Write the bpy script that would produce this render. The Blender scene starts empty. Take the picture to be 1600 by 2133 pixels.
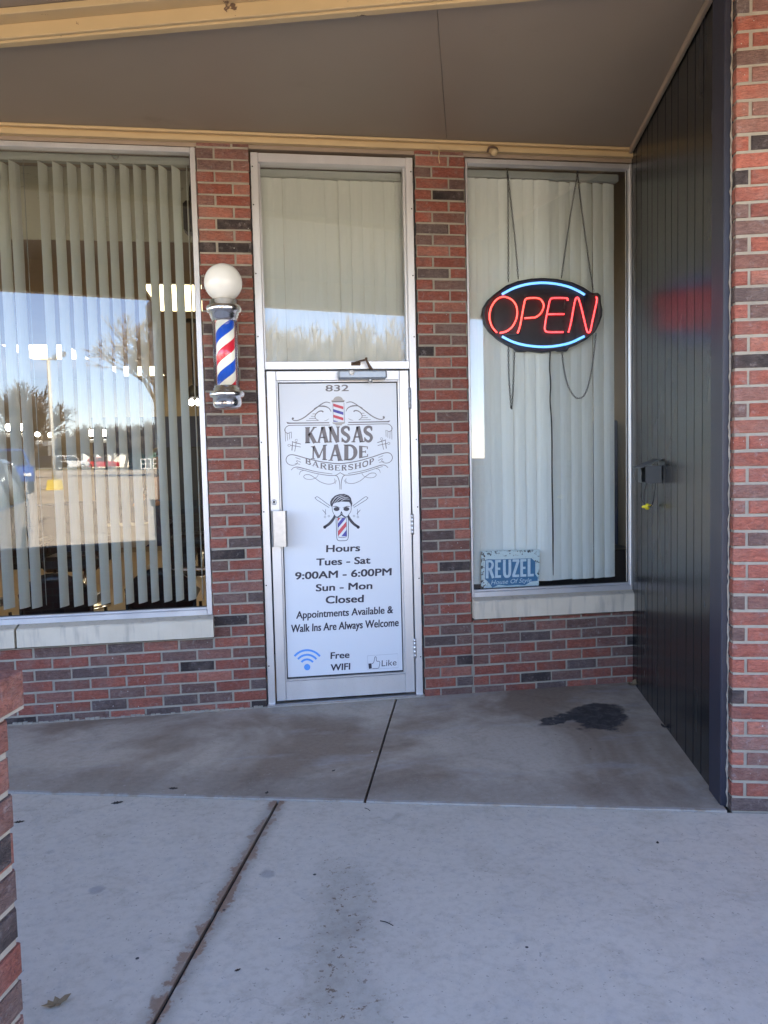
import bpy, bmesh, math, random
from mathutils import Vector, Matrix
R = math.radians
sc = bpy.context.scene
COL = sc.collection

# ---------------------------------------------------------------- camera
CP = Vector((0.04104, -4.69964, 1.48986))
RT = Vector((0.9883958, -0.1501555, -0.0229582))
UP = Vector((0.0325267, 0.0615818, 0.9975719))
FW = Vector((0.1483771, 0.9867426, -0.0657512))
FPX = 1605.56                                   # focal length in photo pixels (1600 x 2133)
cam = bpy.data.cameras.new('camera'); co = bpy.data.objects.new('camera', cam); COL.objects.link(co)
cam.sensor_fit = 'VERTICAL'; cam.sensor_height = 24; cam.lens = FPX / 2133 * 24
cam.clip_start = 0.05; cam.clip_end = 3000
co.matrix_world = Matrix(((RT.x, UP.x, -FW.x, CP.x), (RT.y, UP.y, -FW.y, CP.y), (RT.z, UP.z, -FW.z, CP.z), (0, 0, 0, 1)))
sc.camera = co

# ---------------------------------------------------------------- sky, sun, exposure
SUN_AZ, SUN_EL = R(38), R(50)                   # sun stands behind the shop, to the right
w = bpy.data.worlds.new('World'); sc.world = w; w.use_nodes = True
nt = w.node_tree; bg = nt.nodes['Background']
sky = nt.nodes.new('ShaderNodeTexSky'); sky.sky_type = 'NISHITA'; sky.sun_disc = False
sky.sun_elevation = SUN_EL; sky.sun_rotation = SUN_AZ; sky.air_density = 1.0; sky.dust_density = 0.0; sky.ozone_density = 3.0
tint = nt.nodes.new('ShaderNodeMix'); tint.data_type = 'RGBA'; tint.blend_type = 'MULTIPLY'; tint.inputs[0].default_value = 1; tint.inputs[7].default_value = (1.06, 0.97, 1.04, 1)   # the camera's warm white balance
nt.links.new(sky.outputs[0], tint.inputs[6]); nt.links.new(tint.outputs[2], bg.inputs[0]); bg.inputs[1].default_value = 0.115
sl = bpy.data.lights.new('sun', 'SUN'); sl.energy = 5.0; sl.angle = R(0.5); sl.color = (1, 0.91, 0.76)
so = bpy.data.objects.new('sun', sl); COL.objects.link(so)
sd = Vector((math.sin(SUN_AZ) * math.cos(SUN_EL), math.cos(SUN_AZ) * math.cos(SUN_EL), math.sin(SUN_EL)))
so.rotation_euler = sd.to_track_quat('Z', 'Y').to_euler(); so.location = (0, 0, 30)
vs = sc.view_settings; vs.view_transform = 'Standard'; vs.look = 'None'; vs.gamma = 1; vs.exposure = 3.18
sc.cycles.use_denoising = True
sc.cycles.max_bounces = 10; sc.cycles.diffuse_bounces = 6; sc.cycles.transparent_max_bounces = 16
sc.cycles.sample_clamp_indirect = 6; sc.cycles.caustics_reflective = False; sc.cycles.caustics_refractive = False

# ---------------------------------------------------------------- frames and measuring helpers
A15 = R(15)
U = Vector((math.cos(A15), -math.sin(A15), 0)); N = Vector((-math.sin(A15), -math.cos(A15), 0))
def SF(u, s, z): return U * u + N * s + Vector((0, 0, z))          # street frame: u along the walk, s towards the lot
def WF(a, o, z): return Vector((a, -o, z))                          # shop wall frame: o = out of the wall
def ray(x, y): return FW + RT * ((x - 800) / FPX) - UP * ((y - 1066.5) / FPX)
def P(x, y, Y=0.0):                                                # measured photo point -> point on the upright plane Y
    d = ray(x, y); return CP + d * ((Y - CP.y) / d.y)
def PZ(x, y, z=0.0):
    d = ray(x, y); return CP + d * ((z - CP.z) / d.z)
def PU(x, y, u):
    d = ray(x, y); return CP + d * ((u - CP.dot(U)) / d.dot(U))

# ---------------------------------------------------------------- mesh builder
class MB:
    def __init__(s): s.v = []; s.f = []; s.m = []; s.sm = []; s.c = []
    def add(s, vs, fs, m=0, smooth=False, col=None):
        b = len(s.v); s.v += [Vector(v) for v in vs]
        for f in fs: s.f.append([b + i for i in f]); s.m.append(m); s.sm.append(smooth); s.c.append(col)
    def hexa(s, p, m=0, col=None):
        s.add(p, [(0, 3, 2, 1), (4, 5, 6, 7), (0, 1, 5, 4), (1, 2, 6, 5), (2, 3, 7, 6), (3, 0, 4, 7)], m, False, col)
    def box(s, F, a, b, m=0):                                       # box in frame F between corners a and b
        s.hexa([F(a[0], a[1], a[2]), F(b[0], a[1], a[2]), F(b[0], b[1], a[2]), F(a[0], b[1], a[2]),
                F(a[0], a[1], b[2]), F(b[0], a[1], b[2]), F(b[0], b[1], b[2]), F(a[0], b[1], b[2])], m)
    def cbox(s, F, a, b, ch=0.003, m=0):                            # box with chamfered edges (via rounded rings)
        lo = [min(a[i], b[i]) for i in range(3)]; hi = [max(a[i], b[i]) for i in range(3)]
        ch = min([ch] + [(hi[i] - lo[i]) * 0.45 for i in range(3)])
        def ring(z, k): return [(lo[0] + k, lo[1], z), (hi[0] - k, lo[1], z), (hi[0], lo[1] + k, z), (hi[0], hi[1] - k, z),
                                (hi[0] - k, hi[1], z), (lo[0] + k, hi[1], z), (lo[0], hi[1] - k, z), (lo[0], lo[1] + k, z)]
        def ins(r): return [(min(max(x, lo[0] + ch), hi[0] - ch), min(max(y, lo[1] + ch), hi[1] - ch), z) for x, y, z in r]
        rs = [ins(ring(lo[2], ch)), ring(lo[2] + ch, ch), ring(hi[2] - ch, ch), ins(ring(hi[2], ch))]
        vs = [F(*p) for r in rs for p in r]; fs = []
        for k in range(3):
            for i in range(8): fs.append((k * 8 + i, k * 8 + (i + 1) % 8, k * 8 + 8 + (i + 1) % 8, k * 8 + 8 + i))
        fs += [tuple(range(7, -1, -1)), tuple(range(24, 32))]
        s.add(vs, fs, m)
    def prism(s, F, pts, o0, o1, m=0):                              # polygon (a, z) extruded in o
        n = len(pts)
        s.add([F(a, o0, z) for a, z in pts] + [F(a, o1, z) for a, z in pts],
              [tuple(range(n)), tuple(range(2 * n - 1, n - 1, -1))] + [(i, (i + 1) % n, n + (i + 1) % n, n + i) for i in range(n)], m)
    def slab(s, pts, z0, z1, m=0):                                  # plan polygon of world points extruded in z
        n = len(pts)
        s.add([(p[0], p[1], z0) for p in pts] + [(p[0], p[1], z1) for p in pts],
              [tuple(range(n)), tuple(range(2 * n - 1, n - 1, -1))] + [(i, (i + 1) % n, n + (i + 1) % n, n + i) for i in range(n)], m)
    def lathe(s, o, prof, n=32, m=0, ax='Z', smooth=True):          # prof = [(r, h)]
        vs = []
        for r, h in prof:
            for i in range(n):
                t = 2 * math.pi * i / n; c, d = r * math.cos(t), r * math.sin(t)
                vs.append(Vector(o) + (Vector((c, d, h)) if ax == 'Z' else Vector((c, h, d)) if ax == 'Y' else Vector((h, c, d))))
        fs = [(k * n + i, k * n + (i + 1) % n, (k + 1) * n + (i + 1) % n, (k + 1) * n + i) for k in range(len(prof) - 1) for i in range(n)]
        if prof[0][0] > 1e-5: fs.append(tuple(range(n)))
        if prof[-1][0] > 1e-5: fs.append(tuple(range((len(prof) - 1) * n, len(prof) * n)))
        s.add(vs, fs, m, smooth)
    def tube(s, pts, r, n=8, m=0, closed=False, cap=True):
        pts = [Vector(p) for p in pts]; k = len(pts); rs = r if isinstance(r, (list, tuple)) else [r] * k
        vs = []; ref = None
        for i in range(k):
            a = pts[(i - 1) % k] if (closed or i > 0) else pts[i]; b = pts[(i + 1) % k] if (closed or i < k - 1) else pts[i]
            t = (b - a).normalized()
            if ref is None:
                ref = Vector((0, 0, 1)) if abs(t.z) < 0.9 else Vector((1, 0, 0))
            x = (ref - t * ref.dot(t)).normalized(); y = t.cross(x); ref = x
            for j in range(n):
                q = 2 * math.pi * j / n; vs.append(pts[i] + (x * math.cos(q) + y * math.sin(q)) * rs[i])
        fs = []
        for i in range(k if closed else k - 1):
            b = (i + 1) % k
            for j in range(n): fs.append((i * n + j, i * n + (j + 1) % n, b * n + (j + 1) % n, b * n + j))
        if cap and not closed: fs += [tuple(range(n - 1, -1, -1)), tuple(range((k - 1) * n, k * n))]
        s.add(vs, fs, m, True)
    def build(s, name, mats, parent=None, fix=True):
        org = Vector((0, 0, 0)); q = parent
        while q is not None: org = org + q.location; q = q.parent
        me = bpy.data.meshes.new(name)
        me.from_pydata([tuple(v - org) for v in s.v], [], s.f)
        mats = mats if isinstance(mats, (list, tuple)) else [mats]
        for m in mats: me.materials.append(m)
        me.polygons.foreach_set('material_index', s.m); me.polygons.foreach_set('use_smooth', s.sm)
        if any(c is not None for c in s.c):
            at = me.color_attributes.new('Col', 'FLOAT_COLOR', 'CORNER'); k = 0
            for p, c in zip(me.polygons, s.c):
                c = c or (0.4, 0.4, 0.4)
                for li in p.loop_indices: at.data[li].color = (c[0], c[1], c[2], 1)
        if fix:
            bm = bmesh.new(); bm.from_mesh(me); bmesh.ops.recalc_face_normals(bm, faces=bm.faces); bm.to_mesh(me); bm.free()
        me.update()
        o = bpy.data.objects.new(name, me); COL.objects.link(o)
        if parent: o.parent = parent
        return o
def smooth(pts, n=6, closed=False):
    pts = [Vector(p) for p in pts]; k = len(pts); out = []
    for i in range(k if closed else k - 1):
        g = lambda j: pts[j % k] if closed else pts[min(max(j, 0), k - 1)]
        a, b, c, d = g(i - 1), g(i), g(i + 1), g(i + 2)
        for j in range(n):
            t = j / n
            out.append(0.5 * (2 * b + (c - a) * t + (2 * a - 5 * b + 4 * c - d) * t * t + (3 * b - a - 3 * c + d) * t ** 3))
    if not closed: out.append(pts[-1])
    return out
def tag(o, label=None, cat=None, group=None, kind=None):
    if label: o['label'] = label
    if cat: o['category'] = cat
    if group: o['group'] = group
    if kind: o['kind'] = kind
    return o
def thing(name, loc, label, cat, group=None):
    o = bpy.data.objects.new(name, None); o.empty_display_size = 0.1; COL.objects.link(o); o.location = loc
    return tag(o, label, cat, group)
def dup(root, loc, label, group=None):
    r = root.copy(); COL.objects.link(r); r.location = loc; r['label'] = label
    if group: r['group'] = group
    for ch in root.children:
        c = ch.copy(); COL.objects.link(c); c.parent = r
        for g in ch.children:
            d = g.copy(); COL.objects.link(d); d.parent = c
    return r

# ---------------------------------------------------------------- materials
class NT:
    def __init__(s, name):
        s.m = bpy.data.materials.new(name); s.m.use_nodes = True; s.t = s.m.node_tree; s.b = s.t.nodes['Principled BSDF']
        s.g = None
    def n(s, typ, **kw):
        x = s.t.nodes.new(typ)
        for k, v in kw.items(): setattr(x, k, v)
        return x
    def l(s, a, b): s.t.links.new(a, b)
    def pos(s):
        if s.g is None: s.g = s.n('ShaderNodeNewGeometry')
        return s.g.outputs['Position']
    def put(s, x, v):
        if hasattr(v, 'is_linked') or hasattr(v, 'links'): s.l(v, x)
        else: x.default_value = v
    def math(s, op, a, b=0.0, c=None, clamp=False):
        x = s.n('ShaderNodeMath', operation=op, use_clamp=clamp); s.put(x.inputs[0], a); s.put(x.inputs[1], b)
        if c is not None: s.put(x.inputs[2], c)
        return x.outputs[0]
    def ramp(s, v, a, b): # smoothstep a..b -> 0..1
        x = s.n('ShaderNodeMapRange', interpolation_type='SMOOTHSTEP'); s.put(x.inputs[0], v); x.inputs[1].default_value = a; x.inputs[2].default_value = b
        return x.outputs[0]
    def noise(s, scale, detail=3, rough=0.55, vec=None, dist=0.0, stretch=None):
        x = s.n('ShaderNodeTexNoise'); x.inputs['Scale'].default_value = scale; x.inputs['Detail'].default_value = detail
        x.inputs['Roughness'].default_value = rough; x.inputs['Distortion'].default_value = dist
        v = vec or s.pos()
        if stretch:
            mp = s.n('ShaderNodeMapping'); mp.inputs['Scale'].default_value = stretch; s.l(v, mp.inputs[0]); v = mp.outputs[0]
        s.l(v, x.inputs['Vector']); return x.outputs['Fac']
    def dot(s, v):
        x = s.n('ShaderNodeVectorMath', operation='DOT_PRODUCT'); s.l(s.pos(), x.inputs[0]); x.inputs[1].default_value = v
        return x.outputs['Value']
    def mix(s, f, a, b, op='MIX'):
        x = s.n('ShaderNodeMix', data_type='RGBA', blend_type=op); s.put(x.inputs[0], f)
        for i, v in ((6, a), (7, b)):
            if isinstance(v, (tuple, list)): x.inputs[i].default_value = (*v[:3], 1)
            else: s.l(v, x.inputs[i])
        return x.outputs[2]
    def bump(s, h, strength=0.3, dist=0.002):
        x = s.n('ShaderNodeBump'); x.inputs['Strength'].default_value = strength; x.inputs['Distance'].default_value = dist
        s.l(h, x.inputs['Height']); s.l(x.outputs[0], s.b.inputs['Normal'])
    def col(s, v):
        if isinstance(v, (tuple, list)): s.b.inputs['Base Color'].default_value = (*v[:3], 1)
        else: s.l(v, s.b.inputs['Base Color'])
    def set(s, rough=None, metal=None, spec=None, emit=None, es=None, coat=None, alpha=None):
        i = s.b.inputs
        if rough is not None: s.put(i['Roughness'], rough)
        if metal is not None: s.put(i['Metallic'], metal)
        if spec is not None: i['Specular IOR Level'].default_value = spec
        if emit is not None: i['Emission Color'].default_value = (*emit, 1); i['Emission Strength'].default_value = es
        if coat is not None: i['Coat Weight'].default_value = coat
        return s.m
def plain(name, c, rough=0.5, metal=0.0, var=0.12, scale=14, bump=0.0, spec=0.5, bs=90):
    t = NT(name); f = t.noise(scale, 4)
    t.col(t.mix(f, tuple(x * (1 - var) for x in c), tuple(min(1, x * (1 + var)) for x in c)))
    if bump: t.bump(t.noise(bs, 3), bump, 0.002)
    return t.set(rough=rough, metal=metal, spec=spec)
def emis(name, c, s):
    t = NT(name); t.col((0.6, 0.6, 0.6)); return t.set(rough=0.4, emit=c, es=s)

M = {}
# brick: per-brick kiln colour, wavy wire-cut face, lime specks
t = NT('brick'); at = t.n('ShaderNodeAttribute', attribute_name='Col')
n1 = t.noise(38, 4, 0.6, stretch=(1, 1, 2.2)); n2 = t.noise(9, 3)
c = t.mix(t.math('MULTIPLY', t.ramp(n1, 0.35, 0.7), 0.5), at.outputs['Color'], t.mix(1.0, at.outputs['Color'], (0.50, 0.46, 0.47), 'MULTIPLY'))
c = t.mix(t.math('MULTIPLY', t.ramp(n2, 0.45, 0.7), 0.32), c, (0.27, 0.20, 0.175))
c = t.mix(t.math('MULTIPLY', t.ramp(t.noise(5.5, 3), 0.5, 0.7), 0.35), c, (0.13, 0.085, 0.08))
gv = t.noise(34, 3, 0.6, dist=2.2, stretch=(0.5, 0.5, 1.7)); c = t.mix(t.math('MULTIPLY', t.math('SUBTRACT', 1.0, t.ramp(t.math('ABSOLUTE', t.math('SUBTRACT', gv, 0.5)), 0.0, 0.03)), 0.55), c, t.mix(1.0, c, (0.42, 0.38, 0.38), 'MULTIPLY'))  # dark wavy lines paint the groove shade into the brick colour
vo = t.n('ShaderNodeTexVoronoi'); vo.inputs['Scale'].default_value = 26; t.l(t.pos(), vo.inputs['Vector'])
wn = t.noise(3.0, 2)
sp = t.math('MULTIPLY', t.math('LESS_THAN', vo.outputs['Distance'], 0.07), t.ramp(wn, 0.5, 0.6))
c = t.mix(sp, c, (0.55, 0.52, 0.48))
ef = t.math('MULTIPLY', t.ramp(t.noise(24, 5, 0.72), 0.54, 0.72), 0.42)
t.col(t.mix(ef, c, (0.36, 0.31, 0.3)))
wv = t.noise(60, 3, 0.6, dist=2.5, stretch=(0.55, 0.55, 1.5))
t.bump(t.math('ADD', wv, t.math('MULTIPLY', gv, 1.2)), 1.0, 0.008); M['brick'] = t.set(rough=0.86, spec=0.3)
t = NT('mortar'); f = t.noise(22, 5, 0.7); t.col(t.mix(t.ramp(t.noise(3, 3), 0.4, 0.7), t.mix(f, (0.25, 0.22, 0.175), (0.41, 0.37, 0.30)), t.mix(f, (0.20, 0.175, 0.145), (0.36, 0.32, 0.27)))); t.bump(t.noise(160, 3), 0.6, 0.003); M['mortar'] = t.set(rough=0.95, spec=0.2)
M['caulk'] = plain('old_caulk', (0.33, 0.29, 0.24), 0.9, 0, 0.6, 40, 0.4)
# weathered aluminium
t = NT('aluminium'); f = t.noise(240, 2, 0.6); g = t.noise(6, 4, stretch=(1, 1, 0.25))
c = t.mix(g, (0.54, 0.53, 0.535), (0.72, 0.71, 0.715)); c = t.mix(t.math('MULTIPLY', t.ramp(f, 0.62, 0.72), 0.45), c, (0.34, 0.33, 0.35)); t.col(c)
t.bump(t.noise(60, 3, stretch=(1, 1, 0.1)), 0.06, 0.002); M['alu'] = t.set(rough=t.math('ADD', t.math('MULTIPLY', g, 0.2), 0.3), metal=0.62)
M['steel'] = plain('brushed_steel', (0.55, 0.54, 0.53), 0.34, 0.85, 0.2, 30, 0.08)
t = NT('chrome'); t.col((0.92, 0.91, 0.90)); M['chrome'] = t.set(rough=0.2, metal=1.0)
M['closer'] = plain('closer_grey', (0.30, 0.33, 0.37), 0.36, 0.45, 0.08)
M['rubber'] = plain('dark_gasket', (0.025, 0.024, 0.024), 0.7)
M['rust'] = plain('rusty_steel', (0.12, 0.075, 0.05), 0.7, 0.3, 0.45, 60, 0.4)
M['black'] = plain('black_plastic', (0.014, 0.014, 0.016), 0.42)
M['chain'] = plain('black_chain', (0.03, 0.03, 0.03), 0.5, 0.3)
# glass: one thin sheet, see-through with a mirror layer by the viewing angle
t = NT('window_glass'); nd = t.t.nodes; nd.remove(t.b)
fr = t.n('ShaderNodeFresnel'); fr.inputs[0].default_value = 1.9
tr = t.n('ShaderNodeBsdfTransparent'); tr.inputs[0].default_value = (0.95, 0.97, 0.955, 1)
gl = t.n('ShaderNodeBsdfGlossy'); gl.inputs['Roughness'].default_value = 0.0; gl.inputs[0].default_value = (1, 1, 1, 1)
ms = t.n('ShaderNodeMixShader'); t.l(fr.outputs[0], ms.inputs[0]); t.l(tr.outputs[0], ms.inputs[1]); t.l(gl.outputs[0], ms.inputs[2])
t.l(ms.outputs[0], nd['Material Output'].inputs['Surface']); M['glass'] = t.m
M['tubeglass'] = t.m.copy(); M['tubeglass'].name = 'tube_glass'; M['tubeglass'].node_tree.nodes['Fresnel'].inputs[0].default_value = 1.5
# stone sill with drip marks
t = NT('sill_stone'); f = t.noise(7, 5); g = t.noise(26, 4, stretch=(1, 1, 0.12))
c = t.mix(f, (0.52, 0.45, 0.345), (0.66, 0.58, 0.46)); c = t.mix(t.math('MULTIPLY', t.ramp(g, 0.5, 0.72), 0.45), c, (0.27, 0.245, 0.22)); t.col(c)
t.bump(t.noise(120, 4), 0.3, 0.002); M['sill'] = t.set(rough=0.9, spec=0.25)
# painted woodwork
def paint(name, c, rough, chip, cc):
    t = NT(name); f = t.noise(5, 4); k = t.mix(f, tuple(x * 0.9 for x in c), tuple(x * 1.08 for x in c))
    q = t.ramp(t.noise(9, 6, 0.7), 0.70 - chip, 0.73 - chip); t.col(t.mix(q, k, cc)); t.bump(t.noise(40, 3), 0.1, 0.002); return t.set(rough=rough)
M['beam'] = paint('cream_paint', (0.52, 0.385, 0.21), 0.5, 0.05, (0.12, 0.07, 0.045))
M['trim'] = paint('cream_trim', (0.54, 0.40, 0.22), 0.5, -0.02, (0.2, 0.14, 0.09))
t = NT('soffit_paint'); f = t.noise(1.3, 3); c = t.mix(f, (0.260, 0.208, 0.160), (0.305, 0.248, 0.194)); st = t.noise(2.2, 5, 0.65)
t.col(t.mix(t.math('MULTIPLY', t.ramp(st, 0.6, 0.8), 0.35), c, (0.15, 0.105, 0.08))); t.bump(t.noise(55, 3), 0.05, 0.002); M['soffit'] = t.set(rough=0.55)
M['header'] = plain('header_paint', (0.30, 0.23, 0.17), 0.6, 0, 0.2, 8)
t = NT('black_panel_paint'); f = t.noise(3, 4, stretch=(1, 1, 0.3)); sf = t.ramp(t.noise(7, 5, 0.75, dist=2.0, stretch=(1, 1, 0.6)), 0.66, 0.72); c = t.mix(f, (0.006, 0.0065, 0.007), (0.013, 0.0135, 0.0145)); c = t.mix(t.math('MULTIPLY', sf, 0.5), c, (0.04, 0.04, 0.042)); t.col(c)
t.bump(t.noise(24, 4, stretch=(1, 1, 0.2)), 0.09, 0.003); M['panel'] = t.set(rough=t.math('ADD', t.math('MULTIPLY', f, 0.12), 0.20), spec=0.42)
t = NT('navy_board_paint'); f = t.noise(7, 4); t.col(t.mix(f, (0.016, 0.017, 0.030), (0.026, 0.027, 0.045))); M['navy'] = t.set(rough=0.42)
# blinds
t = NT('blind_vinyl'); f = t.noise(2.0, 2); t.col(t.mix(f, (0.85, 0.885, 0.855), (0.89, 0.925, 0.895)))
t.b.inputs['Subsurface Weight'].default_value = 0.0; t.bump(t.noise(260, 1, stretch=(1, 1, 0.02)), 0.08, 0.001); M['slat'] = t.set(rough=0.55, spec=0.35)
tl = t.n('ShaderNodeBsdfTranslucent'); tl.inputs[0].default_value = (0.80, 0.83, 0.74, 1); mx = t.n('ShaderNodeMixShader'); mx.inputs[0].default_value = 0.04
t.l(t.b.outputs[0], mx.inputs[1]); t.l(tl.outputs[0], mx.inputs[2]); t.l(mx.outputs[0], t.t.nodes['Material Output'].inputs['Surface'])
M['headrail'] = plain('headrail_metal', (0.45, 0.48, 0.46), 0.4, 0.3, 0.1)
# poster
t = NT('perforated_vinyl'); wv = t.n('ShaderNodeTexWave', wave_type='BANDS', bands_direction='DIAGONAL'); wv.inputs['Scale'].default_value = 95; t.l(t.pos(), wv.inputs['Vector'])
t.col(t.mix(t.math('MULTIPLY', wv.outputs['Fac'], 0.35), (0.75, 0.765, 0.79), (0.62, 0.64, 0.67))); M['vinyl'] = t.set(rough=0.38)
def ink(n, c): t = NT(n); t.col(c); return t.set(rough=0.45)
M['inkbrown'] = ink('logo_ink', (0.175, 0.15, 0.148)); M['inkdark'] = ink('dark_ink', (0.028, 0.026, 0.045)); M['inkred'] = ink('red_ink', (0.60, 0.07, 0.09))
M['inkblue'] = ink('blue_ink', (0.07, 0.06, 0.33)); M['inkwifi'] = ink('light_blue_ink', (0.10, 0.33, 0.80)); M['inkwhite'] = ink('white_ink', (0.74, 0.75, 0.78)); M['inkgrey'] = ink('grey_ink', (0.42, 0.43, 0.47))
M['inktan'] = ink('tan_ink', (0.42, 0.38, 0.34))
# concrete
def concrete(name, alcove):
    t = NT(name); u = t.dot(tuple(U)); s = t.dot(tuple(N))
    f = t.noise(2.1, 5, 0.6); g = t.noise(140, 3, 0.7); h = t.noise(14, 5, 0.65); big = t.noise(0.9, 4, 0.6, dist=0.6)
    if alcove:
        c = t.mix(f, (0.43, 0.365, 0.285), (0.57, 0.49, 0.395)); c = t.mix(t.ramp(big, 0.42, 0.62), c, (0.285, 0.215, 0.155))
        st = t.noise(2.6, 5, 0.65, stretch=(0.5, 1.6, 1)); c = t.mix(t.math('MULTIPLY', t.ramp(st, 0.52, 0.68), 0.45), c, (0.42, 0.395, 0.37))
        # dirt band by the walk edge
        wob = t.math('ADD', s, t.math('MULTIPLY', t.math('SUBTRACT', h, 0.5), 0.35))
        c = t.mix(t.math('MULTIPLY', t.ramp(wob, 0.85, 1.15), 0.5), c, (0.20, 0.165, 0.135))
        # tar patch, ragged edge, brushed to one side
        du = t.math('ADD', t.math('SUBTRACT', u, 1.97), t.math('MULTIPLY', t.math('SUBTRACT', t.noise(9, 4), 0.5), 0.20))
        ds = t.math('ADD', t.math('SUBTRACT', s, 0.085), t.math('MULTIPLY', t.math('SUBTRACT', t.noise(11, 5), 0.5), 0.26))
        e = t.math('ADD', t.math('POWER', t.math('ABSOLUTE', t.math('DIVIDE', du, 0.165)), 2.4), t.math('POWER', t.math('ABSOLUTE', t.math('DIVIDE', t.math('SUBTRACT', ds, t.math('MULTIPLY', du, -0.25)), 0.225)), 2.4))
        du2 = t.math('ADD', t.math('SUBTRACT', u, 1.74), t.math('MULTIPLY', t.math('SUBTRACT', t.noise(15, 4), 0.5), 0.16)); ds2 = t.math('SUBTRACT', s, 0.14)
        e2 = t.math('ADD', t.math('POWER', t.math('ABSOLUTE', t.math('DIVIDE', du2, 0.13)), 2.0), t.math('POWER', t.math('ABSOLUTE', t.math('DIVIDE', t.math('ADD', ds2, t.math('MULTIPLY', du2, 0.7)), 0.075)), 2.0))
        tar = t.math('SUBTRACT', 1.0, t.ramp(e, 0.62, 1.3)); tar2 = t.math('MULTIPLY', t.math('SUBTRACT', 1.0, t.ramp(e2, 0.6, 1.3)), t.ramp(t.noise(30, 3), 0.22, 0.42))
        tk = t.math('MAXIMUM', tar, tar2); c = t.mix(t.math('MULTIPLY', tk, 0.94), c, t.mix(t.ramp(t.noise(16, 4, 0.7, dist=1.0), 0.4, 0.75), (0.026, 0.025, 0.028), (0.085, 0.08, 0.08)))
        # drips of tar about it
        dr = t.math('MULTIPLY', t.ramp(t.noise(24, 3, 0.7), 0.69, 0.72), t.math('SUBTRACT', 1.0, t.ramp(t.math('ADD', t.math('ABSOLUTE', t.math('SUBTRACT', u, 1.85)), t.math('ABSOLUTE', t.math('SUBTRACT', s, 0.2))), 0.3, 0.62)))
        c = t.mix(dr, c, (0.03, 0.028, 0.03))
        # scuffed pale scrapes near the edge
        sc_ = t.math('MULTIPLY', t.ramp(t.noise(42, 4, 0.7, dist=1.5), 0.64, 0.70), t.ramp(s, 0.7, 1.15)); c = t.mix(t.math('MULTIPLY', sc_, 0.6), c, (0.5, 0.48, 0.45))
        lip = t.math('MULTIPLY', t.ramp(s, 1.235, 1.25), t.ramp(t.noise(17, 4), 0.36, 0.5)); c = t.mix(t.math('MULTIPLY', lip, 0.6), c, (0.40, 0.39, 0.37))
    else:
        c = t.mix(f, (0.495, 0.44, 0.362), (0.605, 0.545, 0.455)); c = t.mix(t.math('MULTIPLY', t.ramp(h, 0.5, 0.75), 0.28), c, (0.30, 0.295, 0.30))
        c = t.mix(t.math('MULTIPLY', t.ramp(big, 0.5, 0.7), 0.22), c, (0.25, 0.25, 0.255))
        # rust along the joint
        jd = t.math('ABSOLUTE', t.math('SUBTRACT', u, 0.385)); jn = t.noise(10, 5, 0.7)
        wide = t.math('MULTIPLY', t.ramp(jn, 0.34, 0.70), 0.048); m = t.math('SUBTRACT', 1.0, t.ramp(t.math('SUBTRACT', jd, wide), -0.006, 0.006))
        m2 = t.math('SUBTRACT', 1.0, t.ramp(jd, 0.012, 0.075)); c = t.mix(t.math('MULTIPLY', m2, 0.45), c, (0.17, 0.145, 0.115))
        c = t.mix(t.math('MULTIPLY', t.math('MULTIPLY', m, t.ramp(t.noise(2.6, 3), 0.36, 0.55)), 0.72), c, (0.235, 0.125, 0.068))
        # brown drip spots in a loose column
        cu = t.math('ADD', t.math('SUBTRACT', u, t.math('MULTIPLY_ADD', s, 0.17, 0.445)), t.math('MULTIPLY', t.math('SUBTRACT', t.noise(2.4, 3), 0.5), 0.3))
        zone = t.math('MULTIPLY', t.math('SUBTRACT', 1.0, t.ramp(t.math('ABSOLUTE', cu), 0.04, 0.17)), t.ramp(s, 1.62, 1.9))
        c = t.mix(t.math('MULTIPLY', zone, 0.30), c, (0.25, 0.235, 0.185))
        spk = t.math('MULTIPLY', t.ramp(t.noise(46, 3, 0.65), 0.60, 0.67), zone); c = t.mix(t.math('MULTIPLY', spk, 0.85), c, (0.165, 0.105, 0.06))
        # grey gum spots
        v = t.n('ShaderNodeTexVoronoi'); v.inputs['Scale'].default_value = 3.4; v.inputs['Randomness'].default_value = 1; t.l(t.pos(), v.inputs['Vector'])
        gm = t.math('MULTIPLY', t.math('SUBTRACT', 1.0, t.ramp(t.math('ADD', v.outputs['Distance'], t.math('MULTIPLY', t.math('SUBTRACT', h, 0.5), 0.12)), 0.06, 0.12)), t.ramp(t.noise(1.7, 1), 0.48, 0.56))
        c = t.mix(t.math('MULTIPLY', gm, 0.5), c, (0.20, 0.20, 0.215))
    mo = t.noise(34, 4, 0.7); c = t.mix(t.math('MULTIPLY', t.ramp(mo, 0.42, 0.72), 0.36), c, t.mix(1.0, c, (0.66, 0.64, 0.62), 'MULTIPLY')); mp_ = t.noise(5.2, 5, 0.7, dist=0.5); c = t.mix(t.math('MULTIPLY', t.ramp(mp_, 0.48, 0.72), 0.5), c, t.mix(1.0, c, (0.72, 0.70, 0.67), 'MULTIPLY')); c = t.mix(t.math('MULTIPLY', t.ramp(mo, 0.42, 0.25), 0.15), c, (0.55, 0.54, 0.53))
    fl = t.math('LESS_THAN', t.noise(75, 2, 0.5), 0.30); c = t.mix(t.math('MULTIPLY', fl, 0.45), c, (0.14, 0.135, 0.13))
    vv = t.n('ShaderNodeTexVoronoi'); vv.inputs['Scale'].default_value = 5.5; t.l(t.pos(), vv.inputs['Vector']); sv = t.n('ShaderNodeSeparateColor'); t.l(vv.outputs['Color'], sv.inputs[0])
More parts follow.
